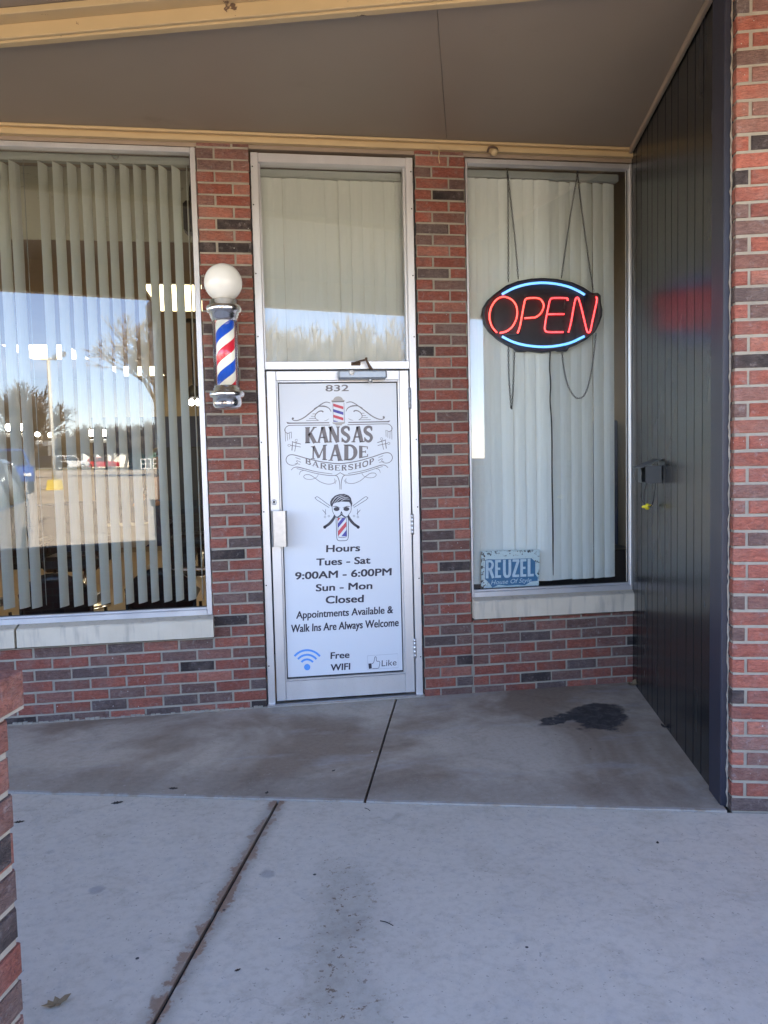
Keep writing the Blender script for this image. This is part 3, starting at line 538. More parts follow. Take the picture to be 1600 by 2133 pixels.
# ================================================================= black panelled side wall
pw = thing('panel_wall', SF(2.32, 0.4, 0), 'black painted side wall of vertical grooved boards beside right window', 'wall')
gr = [-0.72, -0.61, -0.483, -0.354, -0.186, -0.077, 0.057, 0.222, 0.349, 0.471, 0.638, 0.764, 0.891, 1.048]
b = MB()
for s0, s1 in zip(gr, gr[1:]): b.cbox(SF, (2.30, s0 + .005, -0.01), (2.318, s1 - .005, 3.43), 0.0008)
b.box(SF, (2.310, -0.72, -0.01), (2.40, 1.05, 3.43)); b.build('board_panel', M['panel'], pw)
b = MB(); b.cbox(SF, (2.288, 1.050, -0.008), (2.40, 1.212, 3.40), 0.005); b.build('end_board', M['navy'], pw)
rb = MB(); rng2 = random.Random(21)
def RB(a, o, z): return SF(a, 1.258 + o, z)
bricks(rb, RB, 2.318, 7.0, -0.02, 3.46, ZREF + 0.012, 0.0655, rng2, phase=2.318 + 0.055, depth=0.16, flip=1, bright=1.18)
o = rb.build('brick_wall', BM); tag(o, 'red brick wall at the right edge beyond black boards', 'wall')
k = MB(); rr = random.Random(5); pts = [SF(2.314 + rr.uniform(-.002, .002), 1.215 + rr.uniform(0, .004), z * 0.02) for z in range(0, 168)]; k.tube(pts, [rr.uniform(.002, .006) for _ in pts], 6); k.build('caulk', M['caulk'], pw)

# outlet box on the black wall
ob = thing('outlet_box', SF(2.30, 0.06, 1.38), 'small dark metal box with open lid and dangling wire on black wall', 'electrical box')
b = MB(); s0, s1, za, zb = -0.03, 0.165, 1.335, 1.43
pl = lambda u, s, z: SF(2.296 - u, s, z)
D = 0.085; w_ = 0.003
b.box(pl, (0, s0, za), (D, s0 + w_, zb)); b.box(pl, (0, s1 - w_, za), (D, s1, zb)); b.box(pl, (0, s0 + w_, za), (D, s1 - w_, za + w_)); b.box(pl, (0, s0 + w_, zb - w_), (D, s1 - w_, zb)); b.box(pl, (0, s0 + w_, za + w_), (0.006, s1 - w_, zb - w_))
b.prism(lambda a, o, z: pl(D - o, a, z), [(s0, za), (s0 + .10, za), (s0 + .085, za + .03), (s0 + .1, za + .055), (s0 + .075, za + .075), (s0 + 0.05, zb), (s0, zb)], 0.0, 0.004); b.build('box_body', M['boxgrey'], ob)
b = MB(); b.hexa([pl(-.002, s0 - .012, zb + .035), pl(-.002, s1 + .02, zb + .035), pl(D + .03, s1 + .015, zb - .012), pl(D + .03, s0 - .008, zb - .012), pl(-.002, s0 - .012, zb + .039), pl(-.002, s1 + .02, zb + .039), pl(D + .03, s1 + .015, zb - .008), pl(D + .03, s0 - .008, zb - .008)]); b.build('box_lid', M['boxgrey'], ob)
b = MB(); wire = smooth([pl(.03, .155, za), pl(.035, .15, za - .06), pl(.04, .12, za - .12), pl(.045, .04, za - .135), pl(.05, -.02, za - .12), pl(.05, -.03, za - .06), pl(.04, -.01, za)], 6); b.tube(wire, 0.0035, 6)
b.tube(smooth([pl(.045, .04, za - .135), pl(.05, -.06, za - .12), pl(.05, -.12, za - .085), pl(.04, -.13, za - .06)], 5), 0.0025, 6); b.build('wire', M['black'], ob)
b = MB(); c0 = pl(.047, .03, za - .135); b.lathe(c0 + Vector((0, 0, -.018)), [(0.006, 0), (0.012, .004), (0.010, .03), (0.006, .034)], 12); b.tube([c0 + Vector((-.03, 0, -.002)), c0, c0 + Vector((.03, .0, .006))], [0.007, .010, .006], 8); b.build('wire_connector', M['yellow'], ob)

# ================================================================= foreground brick pier
fp = thing('brick_pier', SF(0.1, 3.6, 0), 'low red brick pier in the near left corner of the walk', 'brick pier')
b = MB(); r3 = random.Random(11)
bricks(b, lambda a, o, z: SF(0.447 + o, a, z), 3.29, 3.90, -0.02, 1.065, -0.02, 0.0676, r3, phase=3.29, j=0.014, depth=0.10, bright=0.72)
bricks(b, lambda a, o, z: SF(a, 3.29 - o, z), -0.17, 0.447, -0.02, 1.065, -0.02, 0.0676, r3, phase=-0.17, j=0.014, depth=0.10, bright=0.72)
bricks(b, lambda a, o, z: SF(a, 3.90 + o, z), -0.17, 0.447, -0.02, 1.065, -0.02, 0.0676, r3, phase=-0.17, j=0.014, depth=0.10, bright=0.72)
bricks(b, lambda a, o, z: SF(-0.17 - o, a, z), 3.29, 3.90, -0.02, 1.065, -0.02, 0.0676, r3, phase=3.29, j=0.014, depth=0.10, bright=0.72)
b.box(SF, (-0.08, 3.38, 0), (0.355, 3.81, 1.06), 1); b.build('brickwork', BM, fp)
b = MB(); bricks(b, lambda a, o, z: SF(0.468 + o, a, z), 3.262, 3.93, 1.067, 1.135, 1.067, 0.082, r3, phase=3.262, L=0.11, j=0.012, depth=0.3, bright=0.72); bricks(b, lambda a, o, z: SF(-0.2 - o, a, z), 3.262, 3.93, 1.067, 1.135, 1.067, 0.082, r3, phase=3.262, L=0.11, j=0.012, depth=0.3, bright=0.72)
b.build('cap', BM, fp)
b = MB(); b.cbox(SF, (-0.135, 3.42, 1.13), (0.33, 3.80, 3.17), 0.01); b.cbox(SF, (-0.175, 3.40, 2.94), (0.36, 3.82, 3.168), 0.008); tag(b.build('canopy_post', M['beam']), 'square cream canopy post on the near left brick pier', 'post')
b = MB(); r4 = random.Random(13); bricks(b, lambda a, o, z: SF(a, 3.52 - o, z), -6.0, -0.18, -0.02, 0.722, -0.02, 0.0676, r4, phase=-0.17); b.box(SF, (-6, 3.61, -0.02), (-0.18, 3.70, 0.722), 1); b.build('low_brick_wall', BM)
tag(bpy.data.objects['low_brick_wall'], 'long low brick wall beside the near left pier', 'wall')
b = MB(); bricks(b, lambda a, o, z: SF(a, 3.52 - o, z), 3.30, 4.6, -0.02, 1.5, -0.02, 0.0676, r4, phase=3.3); b.box(SF, (3.3, 3.61, -0.02), (4.6, 3.9, 1.5), 1); b.build('added_brick_block', BM); tag(bpy.data.objects['added_brick_block'], 'added chest high brick block cutting off the reflection opposite right window', 'planter')  # brick block added to cut off the reflection in the right pane

# ================================================================= vertical blinds
def slat_mesh(x, y, z0, z1, th, w=0.089, bow=0.006, mb=None):
    # a vane hung at (x, y); th = turn, left edge towards the street when positive
    n = 4; pts = []
    for i in range(n + 1):
        q = (i / n) * w; bo = bow * math.sin(math.pi * i / n)
        pts.append((x + q * math.cos(th) + bo * math.sin(th), y + q * math.sin(th) - bo * math.cos(th)))
    t2 = 0.0011; nx, ny = math.sin(th) * t2, -math.cos(th) * t2
    fr = pts; bk = [(a - nx, c - ny) for a, c in pts]
    loop = fr + bk[::-1]; k = len(loop)
    mb.add([Vector((a, c, z0)) for a, c in loop] + [Vector((a, c, z1)) for a, c in loop], [(i, (i + 1) % k, k + (i + 1) % k, k + i) for i in range(k)] +
           [(i, i + 1, k - 2 - i, k - 1 - i) for i in range(n)] + [(k + i, k + k - 1 - i, k + k - 2 - i, k + i + 1) for i in range(n)], 0, False)
def blind(name_label, spots, y, z0, z1, x0, x1, railz, rail_th=0.045):
    root = thing('vertical_blind', (x0, y, railz), name_label, 'blinds', 'vertical vane blinds behind the shop windows')
    b = MB(); b.cbox(WF, (x0, -y - 0.022, railz - rail_th), (x1, -y + 0.022, railz), 0.003); b.box(WF, (x0, -y + 0.0222, railz - rail_th * 0.62), (x1, -y + 0.0245, railz - rail_th * 0.5)); b.build('headrail', M['headrail'], root)
    for x, th, dz in spots:
        b = MB(); slat_mesh(x, y + (0.0 if abs(th) < 0.6 else -0.03), z0 + dz, z1, th, mb=b); b.build('slat', M['slat'], root)
        c = MB(); xc = x + 0.0445 * math.cos(th); c.box(WF, (xc - .006, -y - .001 - 0.0445 * math.sin(th), z1), (xc + .006, -y + .002 - 0.0445 * math.sin(th), railz - rail_th + .002)); c.build('slat_hook', M['headrail'], root.children[-1])
    return root
rb_ = random.Random(4)
LS = [-1.525, -1.436, -1.366, -1.207, -1.127, -1.047, -0.970, -0.897, -0.826, -0.753, -0.677, -0.603, -0.532, -0.458]
LS = [LS[0] - 0.08 * k for k in range(24, 0, -1)] + LS
sp = [(x, R(66 + rb_.uniform(-3, 3)), rb_.uniform(-.004, .004)) for x in LS] + [(-0.372, R(97), 0.0)]
bl = blind('open vertical blind of separate pale vanes in the wide left window', sp, 0.135, 0.662, 3.262, -3.56, -0.345, 3.312)
b = MB(); b.tube([Vector((-1.285, 0.10, 3.27)), Vector((-1.283, 0.10, 0.68))], 0.0022, 6); b.build('pull_cord', M['headrail'], bl)
TS = [0.035, 0.098, 0.188, 0.258, 0.324, 0.374, 0.446, 0.529, 0.603, 0.675, 0.742, 0.812, 0.880]
sp = [(x, R((-7 if x < 0.3 else 9) + rb_.uniform(-2, 2)), 0) for x in TS]
blind('closed vertical blind filling the transom window above the door', sp, 0.135, 1.9, 3.215, XD0 + 0.03, XD1 - 0.03, 3.262)
RS = [1.310, 1.391, 1.464, 1.543, 1.622, 1.694, 1.771, 1.800]
RS2 = [1.894, 1.960, 2.035, 2.110, 2.190, 2.262]
sp = [(x, R(-10 + rb_.uniform(-4, 4)), rb_.uniform(-.002, .002)) for x in RS] + [(x, R(17 + rb_.uniform(-3, 3)), rb_.uniform(-.002, .002)) for x in RS2]
blind('closed vertical blind with a narrow gap behind the glowing sign', sp, 0.165, 0.675, 3.262, XR0 + 0.02, XR1 - 0.05, 3.312)
b = MB(); b.tube(smooth([P(232, 322, 0.09), P(238, 331, 0.085), P(245, 330, 0.08), P(249, 318, 0.09)], 5), 0.003, 6); tag(b.build('wire_hook', M['chrome']), 'small bent wire hook on the rail of left window', 'hook')

# ================================================================= lettering tools
def glyphs(txt, bold=0.0):
    cu = bpy.data.curves.new('letters', 'FONT'); cu.body = txt; cu.size = 1; cu.offset = bold; cu.resolution_u = 4
    o = bpy.data.objects.new('letters', cu); COL.objects.link(o); dg = bpy.context.evaluated_depsgraph_get(); e = o.evaluated_get(dg); me = e.to_mesh()
    vs = [(v.co.x, v.co.y) for v in me.vertices]; fs = [tuple(p.vertices) for p in me.polygons]; e.to_mesh_clear()
    bpy.data.objects.remove(o); bpy.data.curves.remove(cu); return vs, fs
CAP = None
def text(mb, pt, txt, a, b_, cap, bold=0.02, m=0, up=None):
    """lay txt between image-measured baseline ends a and b_, capital height cap, through the surface map pt"""
    global CAP
    if CAP is None: CAP = max(v[1] for v in glyphs('H')[0])
    vs, fs = glyphs(txt, 0.0); x0 = min(v[0] for v in vs); x1 = max(v[0] for v in vs)
    dx, dy = b_[0] - a[0], b_[1] - a[1]; ux, uy = up or (0.03, -1.0)
    out = []
    for x, y in vs:
        f = (x - x0) / (x1 - x0); h = y / CAP * cap; out.append(pt(a[0] + dx * f + ux * h, a[1] + dy * f + uy * h))
    if bold <= 0.010: mb.add(out, fs, m); return
    k = (bold - 0.008) * cap * 1.1; nn = (pt(a[0] + 1, a[1]) - pt(a[0], a[1])).cross(pt(a[0], a[1] - 1) - pt(a[0], a[1])).normalized()
    for i, (sx, sy) in enumerate(((-1, -.5), (-1, .5), (0, 0), (1, -.5), (1, .5))):
        e = (pt(a[0] + sx * k, a[1] + sy * k) - pt(*a)) + Vector((0, -0.00006 * i, 0)); mb.add([v + e for v in out], fs, m)
def ribbon(mb, pt, pts, w, m=0, n=6, closed=False):
    c = smooth([(x, y, 0) for x, y in pts], n, closed); k = len(c); vs = []
    for i in range(k):
        a = c[i - 1] if (i > 0 or closed) else c[i]; b_ = c[(i + 1) % k] if (i < k - 1 or closed) else c[i]; d = (b_ - a); d = d.normalized() if d.length > 1e-6 else Vector((1, 0, 0))
        f = i / (k - 1)
        ww = w if not isinstance(w, (list, tuple)) else (w[0] + (w[1] - w[0]) * min(1, f * 2) if f < .5 else w[1] + (w[2] - w[1]) * (f * 2 - 1))
        q = Vector((-d.y, d.x, 0)) * ww / 2; vs += [pt(c[i].x + q.x, c[i].y + q.y), pt(c[i].x - q.x, c[i].y - q.y)]
    mb.add(vs, [(2 * i, 2 * ((i + 1) % k), 2 * ((i + 1) % k) + 1, 2 * i + 1) for i in range(k if closed else k - 1)], m)
def poly(mb, pt, pts, m=0): mb.add([pt(x, y) for x, y in pts], [tuple(range(len(pts)))], m)
def disc(mb, pt, x, y, rx, ry=None, m=0, n=20): poly(mb, pt, [(x + rx * math.cos(6.2832 * i / n), y + (ry or rx) * math.sin(6.2832 * i / n)) for i in range(n)], m)
def stroke_letter(mb, pt, cell, strokes, m=0):
    """slab-serif letter: strokes in a unit box laid into the measured cell (x0, x1, ytop0, ybot0, ytop1, ybot1)"""
    x0, x1, t0, b0, t1, b1 = cell
    def q(x, y): tt = t0 + (t1 - t0) * x; bb = b0 + (b1 - b0) * x; return pt(x0 + (x1 - x0) * x, bb + (tt - bb) * y)
    asp = (x1 - x0) / abs(b0 - t0)
    for st in strokes:
        pts, w, n = st[0], st[1], (st[2] if len(st) > 2 else 1)
        c = smooth([(x * asp, y, 0) for x, y in pts], n) if n > 1 else [Vector((x * asp, y, 0)) for x, y in pts]; vs = []; k = len(c)
        for i in range(k):
            a = c[max(i - 1, 0)]; b_ = c[min(i + 1, k - 1)]; d = (b_ - a).normalized(); f = i / max(1, k - 1)
            ww = w if not isinstance(w, (list, tuple)) else (w[0] + (w[1] - w[0]) * min(1, f * 2) if f < .5 else w[1] + (w[2] - w[1]) * (f * 2 - 1))
            e = Vector((-d.y, d.x, 0)) * ww / 2
            for p in (c[i] + e, c[i] - e): vs.append(q(p.x / asp, p.y))
        mb.add(vs, [(2 * i, 2 * i + 2, 2 * i + 3, 2 * i + 1) for i in range(k - 1)], m)
def serif(x, y, w=0.2): s = 0.05 if y < .5 else -0.05; return ([(x - w, y + s * 0.5), (x + w, y + s * 0.5)], 0.06)
T = 0.26
GL = {
 'K': [([(.2, 0), (.2, 1)], T), ([(.28, .46), (.82, 1)], .11), ([(.42, .6), (.86, 0)], .24), serif(.2, 0, .22), serif(.2, 1, .22), serif(.84, 1, .17), serif(.84, 0, .17)],
 'A': [([(.48, 1), (.12, 0)], .12), ([(.5, 1), (.82, 0)], .25), ([(.22, .33), (.7, .33)], .09), serif(.12, 0, .17), serif(.84, 0, .2)],
 'N': [([(.17, 0), (.17, 1)], .13), ([(.17, 1), (.83, 0)], .25), ([(.85, 0), (.85, 1)], .13), serif(.15, 0, .17), serif(.12, 1, .14), serif(.85, 1, .17)],
 'S': [([(.84, .78), (.74, .93), (.48, .96), (.22, .86), (.20, .68), (.40, .55), (.68, .43), (.82, .26), (.68, .07), (.42, .04), (.16, .2)], (.12, .24, .12), 6), ([(.84, .98), (.84, .70)], .07), ([(.15, .02), (.15, .30)], .07)],
 'M': [([(.14, 0), (.16, 1)], .12), ([(.16, 1), (.5, .12)], .22), ([(.5, .12), (.84, 1)], .1), ([(.84, 0), (.84, 1)], .24), serif(.13, 0, .13), serif(.12, 1, .12), serif(.86, 0, .15), serif(.88, 1, .12)],
 'D': [([(.2, 0), (.2, 1)], T), ([(.2, .965), (.6, .95), (.85, .72), (.86, .32), (.62, .06), (.2, .035)], (.08, .27, .08), 5), serif(.18, 0, .18), serif(.18, 1, .18)],
 'E': [([(.2, 0), (.2, 1)], T), ([(.2, .955), (.86, .955)], .09), ([(.2, .5), (.68, .5)], .09), ([(.2, .045), (.88, .045)], .09), ([(.84, 1), (.84, .74)], .07), ([(.86, 0), (.86, .26)], .07), ([(.66, .62), (.66, .38)], .06)],
 'R': [([(.22, 0), (.22, 1)], T), ([(.22, .95), (.62, .95), (.8, .76), (.62, .54), (.22, .5)], (.1, .22, .1), 5), ([(.5, .5), (.84, 0)], .24), serif(.22, 0, .2), serif(.88, 0, .12)],
 'B': [([(.22, 0), (.22, 1)], T), ([(.22, .95), (.6, .95), (.76, .76), (.6, .55), (.22, .53)], (.1, .22, .1), 5), ([(.22, .53), (.64, .5), (.84, .28), (.64, .06), (.22, .05)], (.1, .24, .1), 5), serif(.18, 0, .14), serif(.18, 1, .14)],
 'H': [([(.2, 0), (.2, 1)], T), ([(.8, 0), (.8, 1)], T), ([(.2, .5), (.8, .5)], .1), serif(.2, 0), serif(.2, 1), serif(.8, 0), serif(.8, 1)],
 'O': [([(.5, .96), (.2, .84), (.14, .5), (.22, .14), (.5, .04), (.78, .14), (.86, .5), (.8, .84), (.5, .96)], (.2, .2, .2), 5)],
 'P': [([(.24, 0), (.24, 1)], T), ([(.24, .95), (.66, .95), (.86, .72), (.66, .46), (.24, .44)], (.1, .24, .1), 5), serif(.24, 0, .2), serif(.2, 1, .16)],
}

# ================================================================= door poster
PY = 0.058
po = thing('door_poster', (0.49, PY, 0.17), 'tall white perforated poster with shop hours on the door glass', 'poster')
A_ = lambda d: (lambda x, y: P(560 + x / 5, 770 + y / 5, PY - d))          # measured on the upper half of the door
B_ = lambda d: (lambda x, y: P(560 + x / 5, 1100 + y / 5, PY - d))         # and on the lower half
c4 = [P(576.2, 792.5, PY), P(824, 792, PY), P(843, 1400, PY), P(600, 1417, PY)]
cx0 = (c4[0].x + c4[3].x) / 2; cx1 = (c4[1].x + c4[2].x) / 2; cz0 = (c4[2].z + c4[3].z) / 2; cz1 = (c4[0].z + c4[1].z) / 2
b = MB(); b.box(WF, (cx0, -PY - 0.0008, cz0), (cx1, -PY, cz1)); b.build('sheet', M['vinyl'], po)
e1, e2, e3 = 0.0008, 0.0012, 0.0016
b = MB(); text(b, A_(e1), '832', (592, 226), (830, 222), 64, 0.035); b.build('house_number', M['inkbrown'], po)
# shop name
nm = MB()
for ch, cell in zip('KANSAS', [(380, 497, 600, 766, 597, 762), (503, 622, 597, 762, 595, 758), (622, 738, 594, 758, 592, 756), (748, 852, 592, 758, 590, 756), (866, 990, 592, 756, 590, 754), (984, 1088, 590, 754, 588, 750)]): stroke_letter(nm, A_(e1), cell, GL[ch])
for ch, cell in zip('MADE', [(438, 606, 800, 930, 782, 942), (628, 768, 784, 948, 778, 948), (780, 918, 780, 946, 788, 934), (936, 1044, 790, 926, 802, 904)]): stroke_letter(nm, A_(e1), cell, GL[ch])
nm.build('shop_name', M['inkbrown'], po)
nm = MB()
xs = [375, 447, 528, 610, 682, 752, 818, 888, 968, 1042, 1100]
def arc(x): return 1052 - 0.00060 * (x - 745) ** 2 - 0.006 * (x - 745)
for i, ch in enumerate('BARBERSHOP'):
    x0, x1 = xs[i] + 3, xs[i + 1] - 3; stroke_letter(nm, A_(e1), (x0, x1, arc(x0) - 58, arc(x0), arc(x1) - 58, arc(x1)), GL[ch])
nm.build('trade_name', M['inkbrown'], po)
# scroll ornament: left half measured, right half mirrored about the emblem's axis
og = MB()
def both(fn):
    fn(A_(e1))
    ax = A_(e1)(736, 800).x
    def mir(x, y): p = A_(e1)(x, y); return Vector((2 * ax - p.x, p.y, p.z))
    fn(mir)
def orn(pt):
    ribbon(og, pt, [(640, 347), (600, 338), (560, 352), (500, 395), (430, 450), (370, 497), (310, 526), (268, 530), (245, 518), (243, 505)], (7, 12, 6)); disc(og, pt, 251, 508, 11)
    ribbon(og, pt, [(648, 437), (630, 405), (592, 385), (548, 380), (512, 385), (470, 408)], (5, 14, 4)); ribbon(og, pt, [(568, 442), (552, 431), (522, 436), (492, 460), (481, 492), (496, 516), (522, 530)], (14, 9, 4))
    for a, c, y in ((455, 486, 460), (440, 482, 485), (420, 490, 508), (390, 515, 529)): ribbon(og, pt, [(a, y + 1), (c, y)], 5)
    ribbon(og, pt, [(577, 532), (604, 526), (628, 510)], (2, 5, 2))
    poly(og, pt, [(183, 544), (215, 551), (630, 548), (630, 558), (195, 564)]); ribbon(og, pt, [(640, 577), (400, 578), (240, 580), (195, 588), (168, 618), (172, 648), (200, 663), (228, 650)], (8, 7, 6))
    for a, c, y0, y1 in ((170, 175, 620, 747), (190, 197, 662, 738), (214, 218, 664, 726), (235, 236, 646, 716)): ribbon(og, pt, [(a, y0), (c, y1)], 5)
    ribbon(og, pt, [(300 + 12 * math.cos(q / 2) - 13, 737 + 12 * math.sin(q / 2)) for q in range(0, 13)], 4); ribbon(og, pt, [(286, 750), (279, 800), (270, 852)], 6)
    ribbon(og, pt, [(212 + 14 * math.cos(q / 2), 788 + 11 * math.sin(q / 2)) for q in range(0, 13)], 4); ribbon(og, pt, [(226, 788), (280, 796), (332, 806)], 6); ribbon(og, pt, [(248, 745), (241, 842)], (5, 9, 9)); ribbon(og, pt, [(240, 750), (335, 776)], (5, 9, 6))
    ribbon(og, pt, [(285, 950), (297, 968), (282, 988), (245, 996), (208, 986), (184, 958), (182, 925), (203, 895), (240, 886), (292, 895), (400, 926), (550, 960), (680, 976), (742, 979)], (5, 8, 10), n=5)
    for a, c in (((278, 915), (330, 934)), ((290, 945), (335, 965)), ((272, 976), (326, 986))): ribbon(og, pt, [a, c], 5)
    ribbon(og, pt, [(233, 1047), (258, 1022), (300, 1015), (380, 1034), (500, 1064), (662, 1086)], (5, 9, 5)); ribbon(og, pt, [(290, 1030), (360, 1046), (480, 1078), (610, 1100), (690, 1101), (720, 1088), (744, 1072)], (5, 7, 6))
    ribbon(og, pt, [(318, 1097), (330, 1062), (365, 1048)], (3, 6, 5)); ribbon(og, pt, [(516, 1090), (498, 1120), (450, 1141), (392, 1140), (364, 1117), (380, 1096), (430, 1097), (482, 1130), (540, 1170), (610, 1192), (668, 1186), (690, 1162), (684, 1135)], (4, 6, 5), n=5)
    ribbon(og, pt, [(690, 1100), (718, 1118), (737, 1178), (741, 1248)], (6, 8, 5)); ribbon(og, pt, [(688, 1192), (706, 1150)], 4)
both(orn); og.build('scroll_ornament', M['inkbrown'], po)
em = MB(); pt = A_(e1)
poly(em, pt, [(650, 322), (672, 312), (680, 295), (700, 282), (722, 278), (746, 282), (764, 295), (772, 312), (792, 320), (782, 338), (662, 341)], 3)
poly(em, pt, [(664, 345), (782, 342), (790, 545), (672, 548)], 4)
pt = A_(e2)
for y, m_ in ((352, 1), (410, 2), (468, 1)): poly(em, pt, [(671, y), (776, y + 32), (777, y + 62), (672, y + 30)], m_)
poly(em, pt, [(674, 527), (730, 541), (676, 543)], 2)
for x in (667, 783): ribbon(em, pt, [(x, 345), (x + 6, 545)], 4, 0, 2)
poly(em, A_(e1), [(662, 550), (796, 545), (790, 560), (768, 566), (756, 580), (700, 582), (688, 568), (668, 564)], 3); poly(em, A_(e2), [(652, 330), (790, 326), (782, 338), (662, 341)], 0)
em.build('pole_emblem', [M['inkbrown'], M['inkred'], M['inkblue'], M['inktan'], M['inkwhite']], po)
# skull emblem with quiff, moustache and crossed razors
sk = MB(); pt = A_(e1)
for sgn in (0, 1):
    X = (lambda x: x) if not sgn else (lambda x: 1514 - x)
    ribbon(sk, pt, [(X(480), 1335), (X(500), 1322), (X(515), 1328), (X(640), 1420), (X(628), 1436), (X(500), 1356), (X(480), 1335)], 5, 0, 1)
    ribbon(sk, pt, [(X(694), 1510), (X(672), 1555), (X(630), 1605), (X(580), 1640)], (24, 28, 26)); disc(sk, pt, X(583), 1640, 17)
    ribbon(sk, pt, [(X(560), 1460), (X(600), 1505)], (4, 6, 2), 0, 2); ribbon(sk, pt, [(X(592), 1452), (X(588), 1500), (X(586), 1520)], (4, 5, 3), 0, 2)
    for cx_, cy_ in ((586, 1535), (626, 1525)): ribbon(sk, pt, [(X(cx_) + 9 * math.cos(q / 2), cy_ + 9 * math.sin(q / 2)) for q in range(13)], 3, 0, 1)
poly(sk, A_(e2), [(664, 1392), (757, 1380), (852, 1388), (856, 1470), (838, 1502), (815, 1532), (757, 1542), (702, 1536), (678, 1504), (662, 1470)], 1)
pt = A_(e3)
ribbon(sk, pt, [(664, 1392), (660, 1435), (664, 1470), (678, 1504), (702, 1536), (757, 1545), (815, 1534), (838, 1502), (856, 1470), (858, 1430), (852, 1388)], 5)
poly(sk, pt, [(640, 1400), (640, 1375), (655, 1345), (690, 1312), (735, 1296), (785, 1294), (830, 1310), (855, 1335), (862, 1365), (870, 1395), (862, 1428), (852, 1400), (836, 1378), (760, 1374), (700, 1384), (672, 1396), (662, 1428), (648, 1424)], 0)
for eye in (706, 808): disc(sk, pt, eye, 1452, 31, 21)
ribbon(sk, pt, [(668, 1428), (700, 1424), (745, 1440)], (4, 8, 3)); ribbon(sk, pt, [(846, 1426), (815, 1424), (770, 1440)], (4, 8, 3)); poly(sk, pt, [(757, 1472), (742, 1504), (757, 1498), (772, 1503)])
ribbon(sk, pt, [(686, 1512), (694, 1530), (716, 1536), (738, 1524), (757, 1510), (778, 1524), (800, 1535), (822, 1528), (830, 1510)], (5, 16, 5))
for a in (((655, 1392), (700, 1330), (770, 1306)), ((678, 1388), (730, 1335), (800, 1312)), ((705, 1380), (760, 1340), (830, 1330)), ((745, 1374), (790, 1348), (845, 1350))): ribbon(sk, A_(0.0020), a, (2, 6, 2), 1)
pt = A_(e1); ribbon(sk, pt, [(700, 1540), (704, 1640), (708, 1745), (722, 1778), (766, 1782), (812, 1776), (828, 1742), (830, 1640), (828, 1535)], 6)
ribbon(sk, pt, [(717, 1546), (722, 1735)], 4, 0, 2); ribbon(sk, pt, [(808, 1546), (812, 1735)], 4, 0, 2); ribbon(sk, pt, [(722, 1742), (765, 1750), (812, 1740)], 5)
poly(sk, pt, [(718, 1546), (745, 1546), (720, 1580)], 2); poly(sk, pt, [(765, 1546), (804, 1546), (720, 1650), (720, 1602)], 3); poly(sk, pt, [(808, 1580), (809, 1630), (722, 1735), (721, 1682)], 2); poly(sk, pt, [(810, 1668), (811, 1735), (756, 1735)], 3)
sk.build('skull_emblem', [M['inkdark'], M['inkwhite'], M['inkred'], M['inkblue']], po)
pt = B_(e1)
for s_, a, c, h in (('Hours', (600, 250), (947, 238), 70), ('Tues - Sat', (497, 390), (1055, 368), 70), ('9:00AM - 6:00PM', (276, 535), (1275, 490), 72), ('Sun - Mon', (492, 658), (1075, 632), 70), ('Closed', (595, 785), (985, 770), 74)): hr = MB(); text(hr, pt, s_, a, c, h, 0.056); hr.build('hours_line', M['inkdark'], po)
hr = MB(); text(hr, pt, 'Appointments Available &', (287, 943), (1292, 885), 74, 0.038); hr.build('notice_line', M['inkdark'], po); hr = MB(); text(hr, pt, 'Walk Ins Are Always Welcome', (232, 1087), (1350, 1020), 78, 0.038); hr.build('notice_line', M['inkdark'], po)
wf = MB()
for r_ in (80, 128, 176): ribbon(wf, pt, [(400 + r_ * 0.98 * math.sin(R(a)), 1448 - r_ * math.cos(R(a))) for a in range(-50, 51, 10)], 21, 0, 2)
disc(wf, pt, 400, 1448, 33); wf.build('wifi_symbol', M['inkwifi'], po)
hr = MB(); text(hr, pt, 'Free', (645, 1362), (838, 1350), 66, 0.045); text(hr, pt, 'WIFI', (645, 1486), (845, 1472), 66, 0.045); hr.build('wifi_words', M['inkdark'], po)
lk = MB(); text(lk, pt, 'Like', (1175, 1440), (1330, 1428), 62, 0.004); ribbon(lk, pt, [(1028, 1330), (1345, 1308), (1348, 1452), (1030, 1475), (1028, 1330)], 3, 1, 1); poly(lk, pt, [(1037, 1411), (1070, 1409), (1073, 1463), (1042, 1466)])
ribbon(lk, pt, [(1074, 1414), (1094, 1396), (1104, 1346), (1118, 1344), (1122, 1384), (1150, 1388), (1157, 1402), (1150, 1440), (1138, 1460), (1078, 1462)], 5, 0, 3); lk.build('thumb_mark', [M['inkdark'], M['inkgrey']], po)

# ================================================================= barber pole
bx, by = -0.172, -0.115
bp = thing('barber_pole', (bx, by, 1.815), 'chrome barber pole with white globe and red, white and blue stripes', 'barber pole')
O = Vector((bx, by, 0))
b = MB(); b.lathe(O, [(0.108 * math.sin(R(a)), 2.532 - 0.108 * math.cos(R(a))) for a in range(28, 181, 6)], 40); b.build('globe', M['globe'], bp)
b = MB(); b.lathe(O, [(0.052, 2.425), (0.055, 2.45), (0.052, 2.452), (0.058, 2.436), (0.082, 2.432), (0.084, 2.402), (0.098, 2.399), (0.100, 2.380), (0.096, 2.362), (0.084, 2.358), (0.084, 2.346), (0.079, 2.343), (0.079, 2.330), (0.074, 2.327), (0.073, 2.314), (0.02, 2.314)], 48); b.build('top_collar', M['chrome'], bp)
b = MB(); b.lathe(O, [(0.0715, 1.94), (0.0715, 2.318)], 48); b.build('glass_tube', M['tubeglass'], bp)
b = MB(); vs = [O + Vector((r_ * math.cos(R(a)), r_ * math.sin(R(a)), z)) for r_ in (0.066, 0.069) for z in (1.942, 2.316) for a in range(-12, 193, 12)]; k = 18
